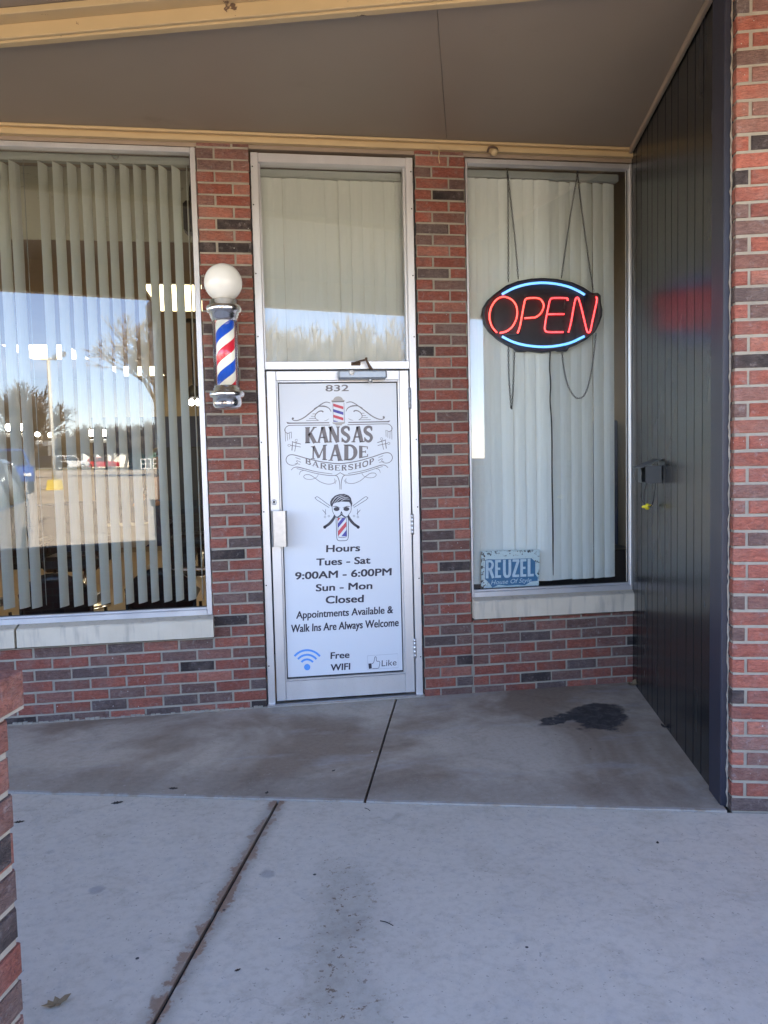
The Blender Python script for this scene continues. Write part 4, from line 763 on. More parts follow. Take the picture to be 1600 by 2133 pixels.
b.add(vs, [(i, i + 1, k + i + 1, k + i) for i in range(17)] + [(2 * k + i, 3 * k + i, 3 * k + i + 1, 2 * k + i + 1) for i in range(17)] + [(0, k, 3 * k, 2 * k), (17, 3 * k - 1 - k + k, 4 * k - 1, 2 * k - 1)][:1], 0, True); b.build('back_reflector', M['chrome'], bp)
b = MB(); b.lathe(O, [(0.053, 1.942), (0.053, 2.316)], 48); st_ = b.build('striped_cylinder', M['stripe'], bp)
b = MB(); b.lathe(O, [(0.02, 1.945), (0.074, 1.945), (0.075, 1.932), (0.080, 1.930), (0.081, 1.915), (0.098, 1.911), (0.100, 1.895), (0.097, 1.880), (0.083, 1.877), (0.083, 1.842), (0.079, 1.826), (0.068, 1.815), (0.045, 1.810), (0.0, 1.809)], 48); b.build('bottom_collar', M['chrome'], bp)
b = MB()
for z in (2.38, 1.895): b.cbox(WF, (bx - 0.03, 0.0, z - 0.02), (bx + 0.03, 0.03, z + 0.02), 0.004)
b.cbox(WF, (bx - 0.035, -0.004, 1.86), (bx + 0.035, 0.014, 2.42), 0.003); b.build('wall_bracket', M['steel'], bp)

# ================================================================= glowing OPEN sign
SY = 0.105
NS = lambda d: (lambda x, y: P(960 + x / 4.2105, 540 + y / 4.2105, SY - d))
outl = [(188, 490), (200, 420), (240, 355), (300, 300), (400, 228), (500, 190), (620, 168), (720, 163), (850, 172), (980, 200), (1080, 245), (1150, 292), (1205, 293), (1230, 318), (1232, 380), (1245, 440), (1240, 500), (1215, 570), (1180, 640), (1100, 705), (1020, 748), (950, 778), (935, 805), (862, 809), (845, 800), (720, 818), (590, 806), (575, 812), (500, 809), (470, 780), (400, 745), (330, 700), (250, 630), (205, 560)]
sg = thing('open_sign', NS(0)(715, 815), 'glowing red and blue OPEN sign on black oval panel in right window', 'neon sign')
def front(pts, d): return [NS(0)(x, y) + Vector((0, -d, 0)) for x, y in pts]
b = MB(); n = len(outl); cxy = (715, 490); r0 = front(outl, -0.03); r1 = front(outl, -0.004); ins = [(cxy[0] + (x - cxy[0]) * 0.965, cxy[1] + (y - cxy[1]) * 0.955) for x, y in outl]; r2 = front(ins, 0.002)
ins2 = [(cxy[0] + (x - cxy[0]) * 0.93, cxy[1] + (y - cxy[1]) * 0.915) for x, y in outl]; r3_ = front(ins2, -0.004)
vs = r0 + r1 + r2 + r3_; fs = [tuple(range(n))] + [(k * n + i, k * n + (i + 1) % n, (k + 1) * n + (i + 1) % n, (k + 1) * n + i) for k in range(3) for i in range(n)] + [tuple(range(3 * n, 4 * n))]
b.add(vs, fs); b.build('backing_panel', M['signblack'], sg)
def neon(name, runs, mat, r=0.0057):
    b = MB()
    for pts in runs:
        c = smooth([NS(0)(x, y) + Vector((0, -0.018, 0)) for x, y in pts], 6); b.tube(c, r, 10)
    return b.build(name, mat, sg)
neon('letter_tube', [[(310, 648), (270, 600), (248, 540), (246, 480), (263, 420), (300, 365), (350, 337), (400, 340), (450, 370), (480, 420), (487, 480), (475, 540), (440, 600), (390, 637), (335, 650)]], M['neonred'])
neon('letter_tube', [[(490, 652), (510, 595), (530, 490), (548, 392), (562, 356), (592, 346), (660, 346), (696, 362), (718, 402), (712, 442), (690, 482), (650, 512), (600, 519), (550, 522)]], M['neonred'])
neon('letter_tube', [[(928, 368), (926, 352), (905, 346), (805, 346), (776, 360), (760, 420), (740, 520), (728, 606), (738, 636), (770, 643), (830, 643), (890, 643)], [(757, 487), (830, 486), (897, 486)]], M['neonpink'])
neon('letter_tube', [[(934, 646), (956, 565), (980, 430), (997, 355), (1010, 342), (1022, 350), (1042, 410), (1075, 545), (1096, 630), (1112, 646), (1127, 628), (1146, 540), (1172, 420), (1184, 352), (1172, 336)]], M['neonpink'])
neon('arc_tube', [[(355, 312), (450, 262), (560, 228), (680, 213), (800, 218), (920, 242), (1010, 278), (1076, 316)]], M['neonblue'], 0.0078)
neon('arc_tube', [[(355, 682), (450, 729), (560, 758), (700, 772), (820, 765), (950, 737), (1074, 680)]], M['neonblue'], 0.0078)
b = MB()
for pts in ([(390, 662), (500, 660), (515, 640)], [(905, 430), (912, 370), (932, 350)], [(900, 640), (925, 640)], [(560, 528), (720, 490)], [(1080, 320), (1078, 560)]): b.tube([NS(0)(x, y) + Vector((0, -0.006, 0)) for x, y in pts], 0.006, 6)
b.build('tube_return', M['black'], sg)
# hanging chains and flex
def chain_pts(pts, step=0.0155):
    c = smooth(pts, 10); out = [c[0]]; acc = 0
    for a, d in zip(c, c[1:]):
        L = (d - a).length; q = step - acc
        while q <= L: out.append(a + (d - a) * (q / L)); q += step
        acc = (acc + L) % step if L else acc
    return out
def chain(label, runs, loc):
    b = MB()
    for pts in runs:
        c = chain_pts([P(x, y, yy) for x, y, yy in pts])
        for i in range(len(c) - 1):
            a, d = c[i], c[i + 1]; t = (d - a).normalized(); side = Vector((1, 0, 0)) if i % 2 == 0 else Vector((0, 1, 0)); side = (side - t * side.dot(t)).normalized() * 0.0046
            m_ = (a + d) / 2; h = t * 0.0105; ring = [m_ + h * 0.6 + side, m_ + h, m_ + h * 0.6 - side, m_ - h * 0.6 - side, m_ - h, m_ - h * 0.6 + side]
            b.tube(ring, 0.0016, 4, 0, True)
    o = b.build('hanging_chain', M['chain']); tag(o, label, 'chain', 'chains holding the glowing sign')
chain('black chain at left end of the glowing sign, hanging in a narrow loop below', [[(1057, 350, .125), (1058, 380, .11), (1059, 480, .1), (1059, 590, .1)], [(1058, 365, .12), (1064, 420, .11), (1073, 500, .105), (1080, 586, .1)], [(1059, 718, .14), (1060, 780, .13), (1064, 840, .13), (1065, 852, .13), (1067, 840, .13), (1070, 790, .13), (1072, 730, .14)]], None)
chain('black chain at right end of the glowing sign, hanging in a wide loop below', [[(1203, 350, .125), (1201, 375, .11), (1188, 450, .105), (1169, 582, .1)], [(1203, 360, .125), (1211, 430, .11), (1223, 520, .105), (1237, 612, .1)], [(1171, 735, .14), (1174, 765, .13), (1182, 800, .13), (1194, 823, .13), (1206, 830, .13), (1219, 820, .13), (1230, 785, .13), (1238, 730, .13), (1242, 690, .13)]], None)
b = MB()
for x in (1057, 1202): b.tube([P(x, 340, .13), P(x, 352, .118), P(x + 1, 357, .118)], 0.0022, 6)
tag(b.build('ceiling_hooks', M['chrome']), 'pair of small wire hooks on the rail holding the sign chains', 'hooks')
b = MB(); b.tube(smooth([P(1146, 730, .12), P(1145, 765, .13), P(1147, 800, .13), P(1146, 835, .135), P(1149, 880, .14), P(1150, 930, .14), P(1150, 990, .15), P(1152, 1100, .16), P(1152, 1205, .17)], 6), [0.0045] * 49, 6); tag(b.build('power_cord', M['black']), 'dark flex hanging down from the glowing sign', 'cord')

# ================================================================= tin sign on the window ledge
TY = 0.085
ts = thing('tin_sign', (1.587, TY, 0.62), 'distressed pale blue tin sign standing in the lower left corner of right window', 'sign')
S_ = lambda d: (lambda x, y: P(990 + x / 10.667, 1130 + y / 10.667, TY - d))
q4 = [S_(0)(138, 196), S_(0)(1438, 158), S_(0)(1408, 1042), S_(0)(128, 1104)]
b = MB(); vs = [v + Vector((0, 0.0, 0)) for v in q4] + [v + Vector((0, 0.008, 0)) for v in q4]; b.hexa([vs[3], vs[2], vs[6], vs[7], vs[0], vs[1], vs[5], vs[4]]); b.build('plate', M['tin'], ts)
b = MB(); pt = S_(0.0006); poly(b, pt, [(222, 388), (300, 372), (440, 378), (700, 370), (1000, 358), (1255, 350), (1335, 432), (1335, 700), (1388, 782), (1388, 850), (1240, 868), (1100, 950), (960, 940), (700, 962), (520, 940), (380, 1005), (330, 930), (300, 890), (215, 810)]); b.build('letter_shadow', M['tinblue'], ts)
b = MB(); pt = S_(0.0012)
SL = {'R': [([(.17, 0), (.17, 1)], .15), ([(.17, .93), (.6, .93), (.80, .74), (.6, .52), (.17, .50)], .13, 5), ([(.5, .5), (.86, 0)], .15)], 'E': [([(.19, 0), (.19, 1)], .15), ([(.19, .93), (.9, .93)], .14), ([(.19, .5), (.78, .5)], .13), ([(.19, .07), (.9, .07)], .14)],
 'U': [([(.19, 1), (.19, .3), (.3, .1), (.5, .06), (.7, .1), (.81, .3), (.81, 1)], .15, 4)], 'Z': [([(.08, .93), (.93, .93)], .14), ([(.82, .93), (.18, .07)], .15), ([(.07, .07), (.93, .07)], .14)], 'L': [([(.22, 0), (.22, 1)], .16), ([(.22, .07), (.95, .07)], .14)]}
for ch, cell in zip('REUZEL', [(232, 428, 395, 800, 388, 790), (445, 588, 388, 788, 382, 782), (612, 806, 384, 785, 376, 775), (815, 990, 376, 772, 370, 766), (1004, 1150, 370, 764, 364, 758), (1165, 1308, 362, 758, 356, 750)]): stroke_letter(b, pt, cell, SL[ch])
b.build('brand_word', M['tinpale'], ts)
b = MB(); text(b, pt, 'House Of Style', (350, 935), (1240, 880), 96, 0.006, up=(0.28, -1.0)); b.build('slogan', M['tinpale'], ts)

# ================================================================= leaves and litter
def leaf(name, loc, size, rot, m, label, cat, group=None, curl=0.25):
    pts = [(-1, 0), (-.55, .22), (-.45, .5), (-.15, .28), (.05, .6), (.3, .25), (.65, .3), (1, 0), (.6, -.26), (.3, -.2), (.1, -.55), (-.2, -.25), (-.5, -.45), (-.6, -.15)]
    b = MB(); c, s_ = math.cos(rot), math.sin(rot); vs = []
    for dz in (0.0, 0.0012):
        for x, y in pts + [(0.0, 0.0)]: vs.append(Vector(loc) + Vector(((x * c - y * s_) * size, (x * s_ + y * c) * size, dz + 0.0015 + curl * size * (x * x * 0.6 + y * y))))
    n = len(pts); fs = [(i, (i + 1) % n, n) for i in range(n)] + [(n + 1 + (i + 1) % n, n + 1 + i, 2 * n + 1) for i in range(n)] + [(i, (i + 1) % n, n + 1 + (i + 1) % n, n + 1 + i) for i in range(n)]
    b.add(vs, fs); return tag(b.build(name, m), label, cat, group)
leaf('dry_leaf', PZ(1318, 1428, 0.012), 0.06, 0.7, M['leaf'], 'dry brown leaf in the corner where boards meet the brick', 'leaf', None, 0.9)
leaf('dry_leaf', PZ(118, 2092, -0.003), 0.040, 0.5, M['leaf'], 'dry curled tan leaf on the pale walk near the brick pier', 'leaf', None, 0.5)
leaf('dry_leaf', PZ(1386, 1516, 0.002), 0.035, 1.8, M['darkleaf'], 'small dark leaf against the foot of the black boards', 'leaf', None, 0.6)
leaf('wet_leaf', PZ(244, 1673, -0.006), 0.026, 0.2, M['darkleaf'], 'flat black leaf on the pale walk just past the slab edge', 'leaf', 'flat dark leaves on the walk', 0.1)
leaf('wet_leaf', PZ(40, 1713, -0.006), 0.022, 0.1, M['darkleaf'], 'flat black leaf on the walk beside the near brick pier', 'leaf', 'flat dark leaves on the walk', 0.1)
leaf('wet_leaf', PZ(361, 1643, 0), 0.022, -0.2, M['darkleaf'], 'flat black leaf on the dirty slab left of the rusty joint', 'leaf', 'flat dark leaves on the walk', 0.1)
leaf('wet_leaf', PZ(556, 1652, 0), 0.014, 1.2, M['darkleaf'], 'tiny black leaf at the top end of the rusty joint', 'leaf', 'flat dark leaves on the walk', 0.1)
leaf('wet_leaf', PZ(495, 2022, -0.006), 0.010, 0.4, M['darkleaf'], 'tiny black leaf scrap on the near walk right of the joint', 'leaf', 'flat dark leaves on the walk', 0.1)
leaf('wet_leaf', PZ(1370, 1756, -0.006), 0.010, 1.0, M['darkleaf'], 'tiny black leaf scrap on the walk below the black boards', 'leaf', 'flat dark leaves on the walk', 0.1)
leaf('wet_leaf', PZ(695, 1606, 0), 0.012, 0.7, M['darkleaf'], 'tiny black leaf on the dirty slab below the door', 'leaf', 'flat dark leaves on the walk', 0.1)
b = MB(); b.tube(smooth([PZ(792, 1918, -.003), PZ(803, 1920, -.002), PZ(812, 1924, -.003), PZ(819, 1928, -.003)], 4), 0.0014, 5); tag(b.build('twig', M['darkleaf']), 'thin dark twig on the walk right of the brown spots', 'twig')
b = MB(); b.tube(smooth([PZ(760, 1683, -.003), PZ(766, 1685, -.002), PZ(771, 1689, -.003)], 4), 0.0014, 5); tag(b.build('twig', M['darkleaf']), 'short dark twig on the walk below the slab joint', 'twig')

# ================================================================= the room behind the glass
RX0, RX1, RYB, RC = -5.0, 2.62, 9.2, 3.0
b = MB(); b.slab([(RX0, 0.1, 0), (RX1, 0.1, 0), (RX1, RYB, 0), (RX0, RYB, 0)], -0.1, 0.004); tag(b.build('shop_floor', M['tan_floor']), kind='structure')
b = MB(); b.slab([(RX0, 0.78, 0), (RX1, 0.78, 0), (RX1, RYB, 0), (RX0, RYB, 0)], RC, RC + 0.05); b.slab([(RX0, 0.10, 0), (RX1, 0.10, 0), (RX1, 0.76, 0), (RX0, 0.76, 0)], 3.47, 3.52); tag(b.build('shop_ceiling', M['ceil']), kind='structure')
b = MB(); b.box(WF, (RX0, -0.80, RC + .001), (RX1, -0.765, 3.47)); tag(b.build('bulkhead', M['bulk']), kind='structure')
b = MB(); b.box(WF, (RX0 - .1, -RYB - .1, -.1), (RX1 + .1, -RYB, 3.6)); b.box(WF, (RX0 - .1, -RYB, -.1), (RX0, 0, 3.6)); b.box(WF, (RX1, -RYB, -.1), (RX1 + .1, -0.02, 3.6)); tag(b.build('shop_wall', M['wall_tan']), kind='structure')
def front_box(name, x0, x1, y0, y1, z0, z1, m, label, cat): b = MB(); b.cbox(WF, (x0, -y1, z0), (x1, -y0, z1), 0.01); return tag(b.build(name, m), label, cat)
def light(x, y, wx, wy, label, i, lm='lightpanel'):
    r_ = thing('ceiling_light', (x, y, RC), label, 'ceiling light', 'square lit panels in the shop ceiling')
    b = MB(); b.box(WF, (x - wx, -y - wy, RC - .012), (x + wx, -y + wy, RC - .002)); b.build('diffuser', M[lm], r_)
    b = MB(); b.cbox(WF, (x - wx - .03, -y - wy - .03, RC - .008), (x + wx + .03, -y - wy, RC - .001)); b.cbox(WF, (x - wx - .03, -y + wy, RC - .008), (x + wx + .03, -y + wy + .03, RC - .001)); b.cbox(WF, (x - wx - .03, -y - wy, RC - .008), (x - wx, -y + wy, RC - .001)); b.cbox(WF, (x + wx, -y - wy, RC - .008), (x + wx + .03, -y + wy, RC - .001)); b.build('frame', M['white'], r_)
light(-0.62, 2.55, 0.30, 0.55, 'lit ceiling panel nearest the left window by the brick pier', 0); light(-2.70, 5.9, 0.36, 0.62, 'lit ceiling panel above the reflected lamp post in left window', 1); light(-1.93, 8.0, 0.34, 0.6, 'lit ceiling panel far back above the reflected bare tree', 2)
light(-4.3, 4.0, 0.3, 0.6, 'lit ceiling panel at the far left side of the shop', 3); light(1.2, 3.6, 0.3, 0.6, 'added fill light panel in the ceiling behind the door poster', 4, 'fillpanel'); light(1.5, 6.5, 0.3, 0.6, 'added fill light panel far back behind the right window', 6, 'fillpanel')  # last two panels are added, unseen, to brighten the room
# back wall: dark mural with the state name
mu = thing('wall_mural', (-1.6, RYB - .02, 0), 'dark navy mural with pale state name on the shop back wall', 'mural')
b = MB(); b.box(WF, (-2.9, -RYB + .005, 0.1), (-0.2, -RYB + .03, 2.35)); b.build('navy_field', M['navywall'], mu)
b = MB(); KY = RYB - .034; text(b, lambda x, y: P(x, y, KY), 'KANSAS', (297, 1027), (350, 1023), 11, -0.004); b.build('state_name', M['inkwhite'], mu)
front_box('dark_cabinet', -1.32, -0.72, 6.3, 6.9, 0.0, 1.75, M['frameblk'], 'tall black cabinet at the back of the shop', 'cabinet'); front_box('pale_cabinet', -2.35, -1.55, 5.6, 6.1, 0.45, 0.74, M['cabinet'], 'low pale drawer unit at the back of the shop', 'cabinet'); front_box('black_station', -3.9, -2.5, 7.4, 8.0, 0.0, 0.95, M['frameblk'], 'black barber work station at the back of the shop', 'work station')
for i, (x, y) in enumerate(((18, 890), (43, 890), (190, 902), (216, 902), (78, 905), (105, 906))):
    p = P(x, y, 7.2); r_ = thing('globe_lamp', p, ['leftmost lit globe of the pair over the truck reflection', 'second lit globe over the truck reflection', 'left lit globe right of the reflected lamp post', 'right lit globe right of the reflected lamp post', 'lit globe just left of the reflected lamp post', 'lit globe touching the reflected lamp post'][i], 'lamp', 'round lit globes at the shop mirrors')
    b = MB(); k_ = 0.052 if i < 4 else 0.035; b.lathe(p, [(k_ * math.sin(R(a)), -k_ * math.cos(R(a))) for a in range(0, 181, 20)], 16); b.build('bulb', M['bulb'], r_); b = MB(); b.cbox(WF, (p.x - .05, -p.y - .1, p.z - .14), (p.x + .05, -p.y - .04, p.z - .09)); b.build('holder', M['steel'], r_)
# pendant with two bulbs
pp = P(405, 838, 3.6); pe = thing('pendant_lamp', Vector((pp.x, 3.6, RC)), 'black cage pendant lamp with lit bulbs beside the brick pier', 'lamp')
b = MB(); b.tube([Vector((pp.x, 3.6, RC)), Vector((pp.x, 3.6, pp.z + .16))], 0.012, 8); b.lathe(Vector((pp.x, 3.6, RC)), [(0.06, -.03), (0.065, 0)], 20); b.build('stem', M['black'], pe)
b = MB(); b.lathe(Vector((pp.x, 3.6, pp.z + .03)), [(0.10, 0.02), (0.08, .08), (0.05, .13), (0.02, .15)], 20); b.build('shade', M['black'], pe)
b = MB()
for dx in (-.03, .035): b.lathe(Vector((pp.x + dx, 3.6, pp.z)), [(0.03 * math.sin(R(a)), -0.035 * math.cos(R(a))) for a in range(0, 181, 20)], 14)
b.build('bulbs', M['bulb'], pe)
# loudspeaker high on the bulkhead
p0 = P(392, 452, 0.6); ls = thing('wall_speaker', p0, 'black loudspeaker high inside left window by the brick pier', 'speaker')
b = MB(); b.cbox(WF, (p0.x - .03, -0.70, p0.z - .10), (p0.x + .07, -0.56, p0.z + .10), 0.02); b.build('cabinet', M['black'], ls); b = MB(); b.tube([Vector((p0.x + .02, .62, p0.z + .1)), Vector((p0.x + .02, .64, p0.z + .20)), Vector((p0.x + .03, .68, p0.z + .27))], 0.012, 6); b.build('bracket', M['black'], ls)
# waiting chairs, backs to the glass
def chair(cx, cy, label):
    r_ = thing('waiting_chair', (cx, cy, 0), label, 'chair', 'waiting chairs with their backs to left window')
    b = MB(); n = 12; fr = []; bk = []
    def W(f): return 0.245 * (1 - 0.0 * f)
    for k in range(7):
        z = 0.47 + 0.30 * k / 6; row = []
        for i in range(n + 1):
            x = -1 + 2 * i / n; zz = z - (0.05 * (1 - x * x) * (1 - k / 6)) - (0.15 * abs(x) ** 2.2 * (k / 6))
            row.append((cx + x * 0.25 * (0.93 + 0.07 * k / 6), cy + 0.06 * x * x - 0.04 * k / 6, zz))
        fr.append(row)
    vs = [Vector(v) for r in fr for v in r]; m_ = len(vs); vs += [v + Vector((0, 0.035, 0)) for v in vs]; c_ = n + 1
    fs = [(k * c_ + i, k * c_ + i + 1, (k + 1) * c_ + i + 1, (k + 1) * c_ + i) for k in range(6) for i in range(n)]; fs += [tuple(m_ + i for i in f[::-1]) for f in fs]
    ed = [i for i in range(c_)] + [k * c_ + n for k in range(1, 7)] + [6 * c_ + i for i in range(n - 1, -1, -1)] + [k * c_ for k in range(5, 0, -1)]
    fs += [(ed[i], ed[(i + 1) % len(ed)], m_ + ed[(i + 1) % len(ed)], m_ + ed[i]) for i in range(len(ed))]
    b.add(vs, fs, 0, True); b.build('backrest', M['leather'], r_)
    b = MB(); b.cbox(WF, (cx - .24, -cy - .48, .50), (cx + .24, -cy - .07, .55), 0.02); b.build('seat', M['leather'], r_)
    for sx in (-1, 1):
        b = MB(); b.tube([Vector((cx + sx * .235, cy + .03, .58)), Vector((cx + sx * .235, cy + .02, .44)), Vector((cx + sx * .25, cy - .02, 0.005))], 0.013, 8); b.build('leg', M['frameblk'], r_)
        b = MB(); b.tube([Vector((cx + sx * .235, cy + .48, .43)), Vector((cx + sx * .245, cy + .50, 0.005))], 0.013, 8); b.build('leg', M['frameblk'], r_)
    return r_
ch_ = chair(-0.742, 0.95, 'black waiting chair behind left window, nearest the brick pier'); dup(ch_, (-1.445, 0.90, 0), 'black waiting chair behind left window, second from the brick pier'); dup(ch_, (-2.12, 0.86, 0), 'black waiting chair behind left window, farthest from the brick pier')
# barber chairs
def bchair(cx, cy, label):
    r_ = thing('barber_chair', (cx, cy, 0), label, 'barber chair', 'black barber chairs in the shop'); O = Vector((cx, cy, 0))
    b = MB(); b.lathe(O, [(0.33, 0.004), (0.33, .02), (0.28, .04), (0.08, .06), (0.06, .1), (0.05, .42), (0, .42)], 32); b.build('base', M['chrome'], r_)
    b = MB(); b.cbox(WF, (cx - .28, -cy - .28, .42), (cx + .28, -cy + .30, .58), 0.04); b.build('seat', M['leather'], r_)
    b = MB(); b.hexa([O + Vector(v) for v in ((-.26, .22, .56), (.26, .22, .56), (.26, .34, .56), (-.26, .34, .56), (-.24, .38, 1.12), (.24, .38, 1.12), (.24, .47, 1.12), (-.24, .47, 1.12))]); b.build('backrest', M['leather'], r_)
    for sx in (-1, 1): b = MB(); b.cbox(WF, (cx + sx * .33 - .04, -cy - .25, .70), (cx + sx * .33 + .04, -cy + .22, .76), 0.02); b.cbox(WF, (cx + sx * .33 - .02, -cy - .05, .5), (cx + sx * .33 + .02, -cy + .05, .705), 0.01); b.build('armrest', M['leather'], r_)
    b = MB(); b.cbox(WF, (cx - .2, -cy + .42, .14), (cx + .2, -cy + .60, .18), 0.01); b.tube([O + Vector((-.15, -.28, .45)), O + Vector((-.15, -.5, .16))], 0.015, 6); b.tube([O + Vector((.15, -.28, .45)), O + Vector((.15, -.5, .16))], 0.015, 6); b.build('footrest', M['chrome'], r_)
    return r_
bc = bchair(-2.0, 3.9, 'black barber chair in the middle of the shop floor'); dup(bc, (-0.98, 6.0, 0), 'black barber chair at the right side of the shop')
# the barber: one continuous body, grown on a skeleton
def person(loc, rot):
    J = {'pel': (0, 0, .95, .15), 'bel': (0, -.01, 1.08, .135), 'che': (0, 0, 1.28, .155), 'nek': (0, .01, 1.46, .06), 'hed': (0, -.02, 1.57, .085), 'top': (0, -.015, 1.68, .08)}
    E = [('pel', 'bel'), ('bel', 'che'), ('che', 'nek'), ('nek', 'hed'), ('hed', 'top')]
    for s_ in (-1, 1):
        n_ = 'l' if s_ < 0 else 'r'
        J.update({'hip' + n_: (s_ * .09, 0, .88, .095), 'kne' + n_: (s_ * .11, -.03 if s_ > 0 else -.08, .50, .062), 'ank' + n_: (s_ * .12, .02 if s_ > 0 else .0, .09, .042), 'toe' + n_: (s_ * .14, -.15, .035, .035), 'sho' + n_: (s_ * .17, .0, 1.39, .062), 'elb' + n_: (s_ * .24, .02, 1.12, .045), 'wri' + n_: (s_ * .2, -.18, .98, .030), 'han' + n_: (s_ * .18, -.26, .97, .032)})
        E += [('pel', 'hip' + n_), ('hip' + n_, 'kne' + n_), ('kne' + n_, 'ank' + n_), ('ank' + n_, 'toe' + n_), ('che', 'sho' + n_), ('sho' + n_, 'elb' + n_), ('elb' + n_, 'wri' + n_), ('wri' + n_, 'han' + n_)]
        for f in range(4): J['f%d%s' % (f, n_)] = (s_ * (.155 + .016 * f), -.335 - .008 * (f in (1, 2)), .955 - .004 * f, .009); E.append(('han' + n_, 'f%d%s' % (f, n_)))
        J['th' + n_] = (s_ * .135, -.29, .985, .011); E.append(('han' + n_, 'th' + n_))
    ks = list(J); me = bpy.data.meshes.new('person'); me.from_pydata([J[k][:3] for k in ks], [(ks.index(a), ks.index(c)) for a, c in E], [])
    o = bpy.data.objects.new('person', me); COL.objects.link(o); md = o.modifiers.new('skin', 'SKIN'); o.modifiers.new('sub', 'SUBSURF').levels = 2
    for i, k in enumerate(ks): me.skin_vertices[0].data[i].radius = (J[k][3], J[k][3]); me.skin_vertices[0].data[i].use_root = (k == 'pel')
    dg = bpy.context.evaluated_depsgraph_get(); nm_ = bpy.data.meshes.new_from_object(o.evaluated_get(dg)); bpy.data.objects.remove(o)
    for m_ in ('denim', 'shirt', 'skin', 'shoe'): nm_.materials.append(M[m_])
    for p_ in nm_.polygons:
        c = p_.center; p_.use_smooth = True; p_.material_index = 3 if c.z < .095 else 0 if (c.z < .99 and abs(c.x) < .2 and c.y > -.14) else 2 if (c.z > 1.45 or c.y < -.08) else 1
    r_ = bpy.data.objects.new('person', nm_); COL.objects.link(r_); r_.location = loc; r_.rotation_euler = (0, 0, rot)
    tag(r_, 'person in blue jeans and pale shoes standing beside a barber chair inside the shop', 'person')
    hb = MB(); hb.lathe(Vector((0, .005, 1.64)), [(0.098, -.02), (0.1, .03), (0.085, .08), (0.05, .105), (0, .112)], 20); h_ = hb.build('hair', M['hair']); h_.parent = r_
    return r_
person(Vector((-1.50, 6.75, 0.004)), R(-30))
front_box('added_door_block', -0.12, 1.10, 1.3, 1.6, 0.0, 1.55, M['frameblk'], 'added tall black block behind the door, darkening the slits beside the poster', 'added block'); front_box('added_gap_block', 1.33, 2.58, 0.32, 0.62, 0.0, 0.84, M['frameblk'], 'added low black block darkening the gap under the blind of right window', 'bench'); front_box('added_edge_block', 2.40, 2.60, 0.66, 1.2, 0.0, 1.75, M['navywall'], 'added dark blue block darkening the right edge inside right window', 'locker')  # dark blocks added to blacken slits and gaps seen through the glass
front_box('striped_banner', 2.50, 2.60, 3.2, 3.3, 0.9, 2.3, M['inkred'], 'narrow red strip seen through the right edge of right window', 'banner')

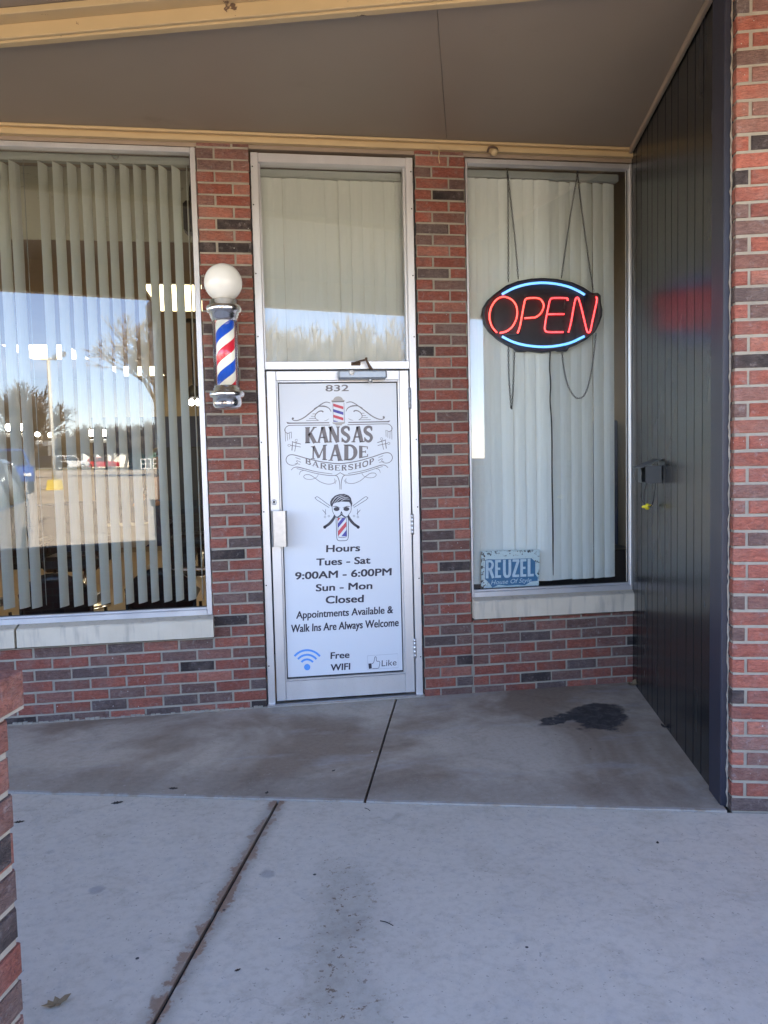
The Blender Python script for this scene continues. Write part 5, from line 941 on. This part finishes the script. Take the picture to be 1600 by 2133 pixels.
# ================================================================= the car park behind the photographer (seen mirrored in the glass)
def at(u, s, dz=0.0): return SF(u, s, lotz(s) + dz)
def vehicle(name, u, s, yaw, prof, cabin, W_, wheels, wr_, m, label, cat, bed=None):
    base = at(u, s); r_ = thing(name, base, label, cat); c, d = math.cos(yaw), math.sin(yaw)
    def F(a, o, z): return base + Vector((a * c - o * d, a * d + o * c, z))
    def loft(pts, w0, w1, zs):
        mb = MB(); n = len(pts); rows = []
        for k, (o, sc_) in enumerate(((-W_ / 2, 0.93), (-W_ / 2 * 1.0 + .06, 1.0), (W_ / 2 - .06, 1.0), (W_ / 2, 0.93))):
            cx_ = sum(p[0] for p in pts) / n; cz_ = sum(p[1] for p in pts) / n; rows.append([F(cx_ + (a - cx_) * sc_, o, cz_ + (z - cz_) * sc_) for a, z in pts])
        vs = [v for r in rows for v in r]; mb.add(vs, [tuple(range(n)), tuple(range(3 * n, 4 * n))] + [(k * n + i, k * n + (i + 1) % n, (k + 1) * n + (i + 1) % n, (k + 1) * n + i) for k in range(3) for i in range(n)], 0, False); return mb
    loft(prof, 1, 1, 0).build('body', m, r_)
    mb = MB(); (b0, zb), (b1, _), (t1, zt), (t0, _) = cabin; wb, wt = W_ / 2 - .05, W_ / 2 - .22
    mb.hexa([F(b0, -wb, zb), F(b1, -wb, zb), F(b1, wb, zb), F(b0, wb, zb), F(t0, -wt, zt), F(t1, -wt, zt), F(t1, wt, zt), F(t0, wt, zt)]); mb.build('cabin', M['darkglass'], r_)
    mb = MB(); mb.hexa([F(t0 - .06, -wt - .02, zt - .02), F(t1 + .06, -wt - .02, zt - .02), F(t1 + .06, wt + .02, zt - .02), F(t0 - .06, wt + .02, zt - .02), F(t0 + .1, -wt + .06, zt + .05), F(t1 - .1, -wt + .06, zt + .05), F(t1 - .1, wt - .06, zt + .05), F(t0 + .1, wt - .06, zt + .05)])
    for sy in (-1, 1):
        for a0, a1 in ((b0, t0), (b1, t1), ((b0 + b1) / 2, (t0 + t1) / 2)): mb.tube([F(a0, sy * (wb + .005), zb - .05), F(a1, sy * (wt + .005), zt)], 0.05, 6)
    mb.build('roof', m, r_)
    for a in wheels:
        for sy in (-1, 1):
            mb = MB(); ctr = F(a, sy * (W_ / 2 - .08), wr_); ax = (F(0, 1, 0) - F(0, 0, 0)); v1 = F(1, 0, 0) - F(0, 0, 0); ring = []
            for rr_, o in ((wr_, -.1), (wr_, .1), (wr_ * .62, .11), (wr_ * .55, .07), (0.03, .08)): ring += [ctr + (v1 * math.cos(6.2832 * i / 18) + Vector((0, 0, 1)) * math.sin(6.2832 * i / 18)) * rr_ + ax * (o * sy) for i in range(18)]
            fs = [(k * 18 + i, k * 18 + (i + 1) % 18, (k + 1) * 18 + (i + 1) % 18, (k + 1) * 18 + i) for k in range(4) for i in range(18)]; mb.add(ring, fs); mb.m = [0 if k < 36 else 1 for k in range(len(fs))]; mb.build('wheel', [M['tyre'], M['steel']], r_)
    x0 = min(p[0] for p in prof); x1 = max(p[0] for p in prof)
    for sy in (-1, 1):
        mb = MB(); mb.cbox(F, (x1 - .12, sy * (W_ / 2 - .3) - .16, .72), (x1 + .015, sy * (W_ / 2 - .3) + .16, .86), .03); mb.build('headlight', M['white'], r_)
        mb = MB(); mb.cbox(F, (x0 - .015, sy * (W_ / 2 - .22) - .12, .75), (x0 + .1, sy * (W_ / 2 - .22) + .12, .95), .03); mb.build('tail_light', M['carred'], r_)
    return r_
CARP = [(-2.2, .28), (2.2, .28), (2.28, .6), (2.15, .84), (1.0, .95), (-1.6, .98), (-2.25, .92), (-2.3, .55)]; CARC = [(-1.7, .95), (1.05, .93), (.35, 1.44), (-1.15, 1.44)]
SUVP = [(-2.3, .35), (2.3, .35), (2.38, .7), (2.25, 1.0), (1.2, 1.1), (-2.2, 1.12), (-2.36, .9), (-2.36, .6)]; SUVC = [(-2.2, 1.08), (1.15, 1.07), (.6, 1.72), (-1.95, 1.72)]
TRKP = [(-2.9, .5), (2.9, .5), (2.95, .8), (2.9, 1.14), (1.5, 1.24), (-2.85, 1.22), (-2.95, .9)]; TRKC = [(-.9, 1.2), (1.35, 1.2), (.7, 1.9), (-.65, 1.9)]
vehicle('pickup_truck', -3.0, 34.5, R(68), TRKP, TRKC, 2.0, (-1.75, 1.85), .40, M['carblue'], 'blue pickup truck parked in the lot beside the lamp post', 'truck')
vehicle('parked_car', -2.6, 5.9 + 1.3, R(80), SUVP, SUVC, 1.85, (-1.4, 1.45), .36, M['cargrey'], 'dark grey car nosed up to the kerb outside left window', 'car')
vehicle('parked_car', -1.2, 96, R(-20), SUVP, SUVC, 1.85, (-1.4, 1.45), .36, M['cardark'], 'black car at the far side of the lot behind the truck', 'car')
vehicle('parked_car', 1.6, 101, R(-15), SUVP, SUVC, 1.85, (-1.4, 1.45), .36, M['carwhite'], 'white car at the far side of the lot', 'car')
vehicle('parked_car', 5.2, 101, R(-15), CARP, CARC, 1.8, (-1.35, 1.4), .33, M['carred'], 'red car at the far side of the lot', 'car')
vehicle('parked_car', 14.5, 101, R(-15), CARP, CARC, 1.8, (-1.35, 1.4), .33, M['carwhite'], 'white saloon at the far side of the lot by the bushes', 'car')
# lamp post
lp = thing('lot_lamp', at(-0.875, 35.45), 'tall pale lamp post with two heads on a yellow concrete base', 'lamp post'); O = at(-0.875, 35.45)
b = MB(); b.hexa([O + Vector(v) for v in ((-.33, -.33, -.05), (.33, -.33, -.05), (.33, .33, -.05), (-.33, .33, -.05), (-.25, -.25, .48), (.25, -.25, .48), (.25, .25, .48), (-.25, .25, .48))]); b.build('base', M['curbyel'], lp)
b = MB(); b.tube([O + Vector((0, 0, .45)), O + Vector((0, 0, 6.15))], [0.10, 0.075], 12); b.tube([O + Vector((-.35, 0, 6.2)), O + Vector((.35, 0, 6.2))], 0.05, 8); b.build('pole', M['polewood'], lp)
for sx in (-1, 1):
    b = MB(); q = [O + Vector((sx * (.22 + .55 * a) + 0, o, 6.22 + .22 * a + h)) for a, o, h in ((0, -.2, -.08), (1, -.2, -.08), (1, .2, -.08), (0, .2, -.08), (0, -.2, .1), (1, -.2, .1), (1, .2, .1), (0, .2, .1))]; b.hexa(q); b.build('lamp_head', M['steel'], lp)
# bare trees
def bare_tree(name, base, h, spread, seed, levels, m, label, group, trunk_r=0.2, fork=0.28, twigs=4, rmin=0.022):
    rg = random.Random(seed); r_ = thing(name, base, label, 'tree', group); tm, cm = MB(), MB()
    def seg(mb, a, d, r0, r1, n): mb.tube([a, d], [max(r0, rmin), max(r1, rmin * .8)], n, 0, False, False)
    def grow(p, dirv, L, r, lev):
        k = 3 if lev < levels - 1 else 2; q = p; dd = dirv
        for i in range(k):
            dd = (dd + Vector((rg.uniform(-.18, .18), rg.uniform(-.18, .18), rg.uniform(-.02, .12)))).normalized(); e = q + dd * (L / k); r1 = r * (1 - .28 / k * (i + 1))
            seg(tm if lev == 0 else cm, q, e, r * (1 - .28 / k * i), r1, 8 if lev == 0 else 5 if lev < 3 else 3)
            if lev < levels:
                nb = (0 if (lev == 0 and i == 0) else twigs if i == k - 1 else max(1, twigs - 2))
                for _ in range(nb):
                    az = rg.uniform(0, 6.283); tilt = rg.uniform(.35, .85) * spread; x = dd.orthogonal().normalized(); y = dd.cross(x)
                    nd = (dd * math.cos(tilt) + (x * math.cos(az) + y * math.sin(az)) * math.sin(tilt) + Vector((0, 0, .12))).normalized()
                    grow(e, nd, L * rg.uniform(.55, .85), r1 * rg.uniform(.55, .75), lev + 1)
            q = e
    grow(base - Vector((0, 0, .1)), Vector((0, 0, 1)), h * fork, trunk_r, 0)
    tm.build('trunk', m, r_, fix=False); cm.build('crown', m, r_, fix=False); return r_
G_ = 'bare trees beyond the car park'
bare_tree('bare_tree', at(-2.2, 56), 8.4, 0.95, 5, 4, M['bark2'], 'bare tree behind the blue truck', G_, .24, .27, 4, .026)
t1_ = bare_tree('bare_tree', at(6.9, 52), 13.5, .75, 8, 5, M['bark'], 'tall bare tree at the edge of the left window reflection', G_, .30, .28, 3, .026)
t2_ = bare_tree('bare_tree', at(14.6, 54), 14.0, .62, 12, 5, M['bark'], 'leftmost tall bare tree mirrored in the transom', G_, .32, .28, 3, .03)
for i, (u, s, lb) in enumerate(((17.4, 53.5, 'second tall bare tree from the left mirrored in the transom'), (20.2, 53, 'third tall bare tree from the left mirrored in the transom'), (22.8, 52.2, 'fourth tall bare tree from the left mirrored in the transom'), (25.0, 56, 'last tall bare tree on the right mirrored in the transom'))):
    o = dup(t2_ if i % 2 else t1_, at(u, s), lb, G_); o.rotation_euler.z = 1.3 * (i + 1); k_ = (1.02, .96, 1.0, .9)[i]; o.scale = (k_, k_, k_)
sm = bare_tree('bare_tree', at(4.2, 92), 6.5, 1.0, 31, 4, M['bark2'], 'small bare tree among the far cars', G_, .18, .28, 4, .035)
for i, (u, s, lb) in enumerate(((7.2, 90, 'second small bare tree among the far cars'), (9.2, 84, 'small reddish bare tree beside the green building'), (2.6, 108, 'small bare tree in front of the grey building'), (-6, 112, 'small bare tree at the left of the grey building'), (38, 92, 'bare tree far right mirrored beside the sign'), (5.6, 94, 'small bare tree behind the far red car'), (6.4, 101, 'small bare tree just right of the far red car'))):
    o = dup(sm, at(u, s), lb, G_); o.rotation_euler.z = 2.1 * (i + 1)
# buildings across the lot
def block(name, u0, u1, s0, s1, z0, z1, m, label, openings, cap_m):
    r_ = thing(name, SF((u0 + u1) / 2, s0, z0), label, 'building')
    b = MB(); b.box(SF, (u0, s0, z0 - 1), (u1, s1, z1)); b.build('wall', m, r_); b = MB(); b.box(SF, (u0 - .2, s0 - .25, z1), (u1 + .2, s1, z1 + .45)); b.build('roof_edge', cap_m, r_)
    for a, c, d, e, mm_ in openings: b = MB(); b.box(SF, (a, s0 - .04, d), (c, s0 + .1, e), 0); b.build('window', mm_, r_)
    return r_
block('store_building', -60, 4.6, 135, 150, 1.5, 6.5, M['bldgrey'], 'long grey store building with dark glass front across the lot', [(-10 + 5 * k, -10 + 5 * k + 4.2, 2.6, 5.3, M['darkglass']) for k in range(-9, 3)], M['bldtan'])
block('green_building', 8.6, 40, 86, 100, 1.2, 4.4, M['bldgreen'], 'low green sided building with white trim across the lot', [(10.2, 11.2, 1.3, 2.6, M['darkglass']), (13, 15, 1.5, 2.6, M['white'])], M['bldtan'])
r_ = thing('lattice_gate', at(10, 80), 'white lattice gates in front of the green building', 'gate')
for k in range(4):
    b = MB(); u0 = 7.9 + k * 1.25
    for a, c_, d, e in ((u0, u0 + 1.1, .1, .2), (u0, u0 + 1.1, 1.1, 1.2), (u0, u0 + .1, .2, 1.1), (u0 + 1.0, u0 + 1.1, .2, 1.1), (u0 + .45, u0 + .55, .2, 1.1), (u0 + .1, u0 + 1.0, .6, .68)): b.box(lambda x, y, z: at(x, 80, z) + N * y, (a, 0, d), (c_, .06, e))
    b.build('gate_panel', M['white'], r_)
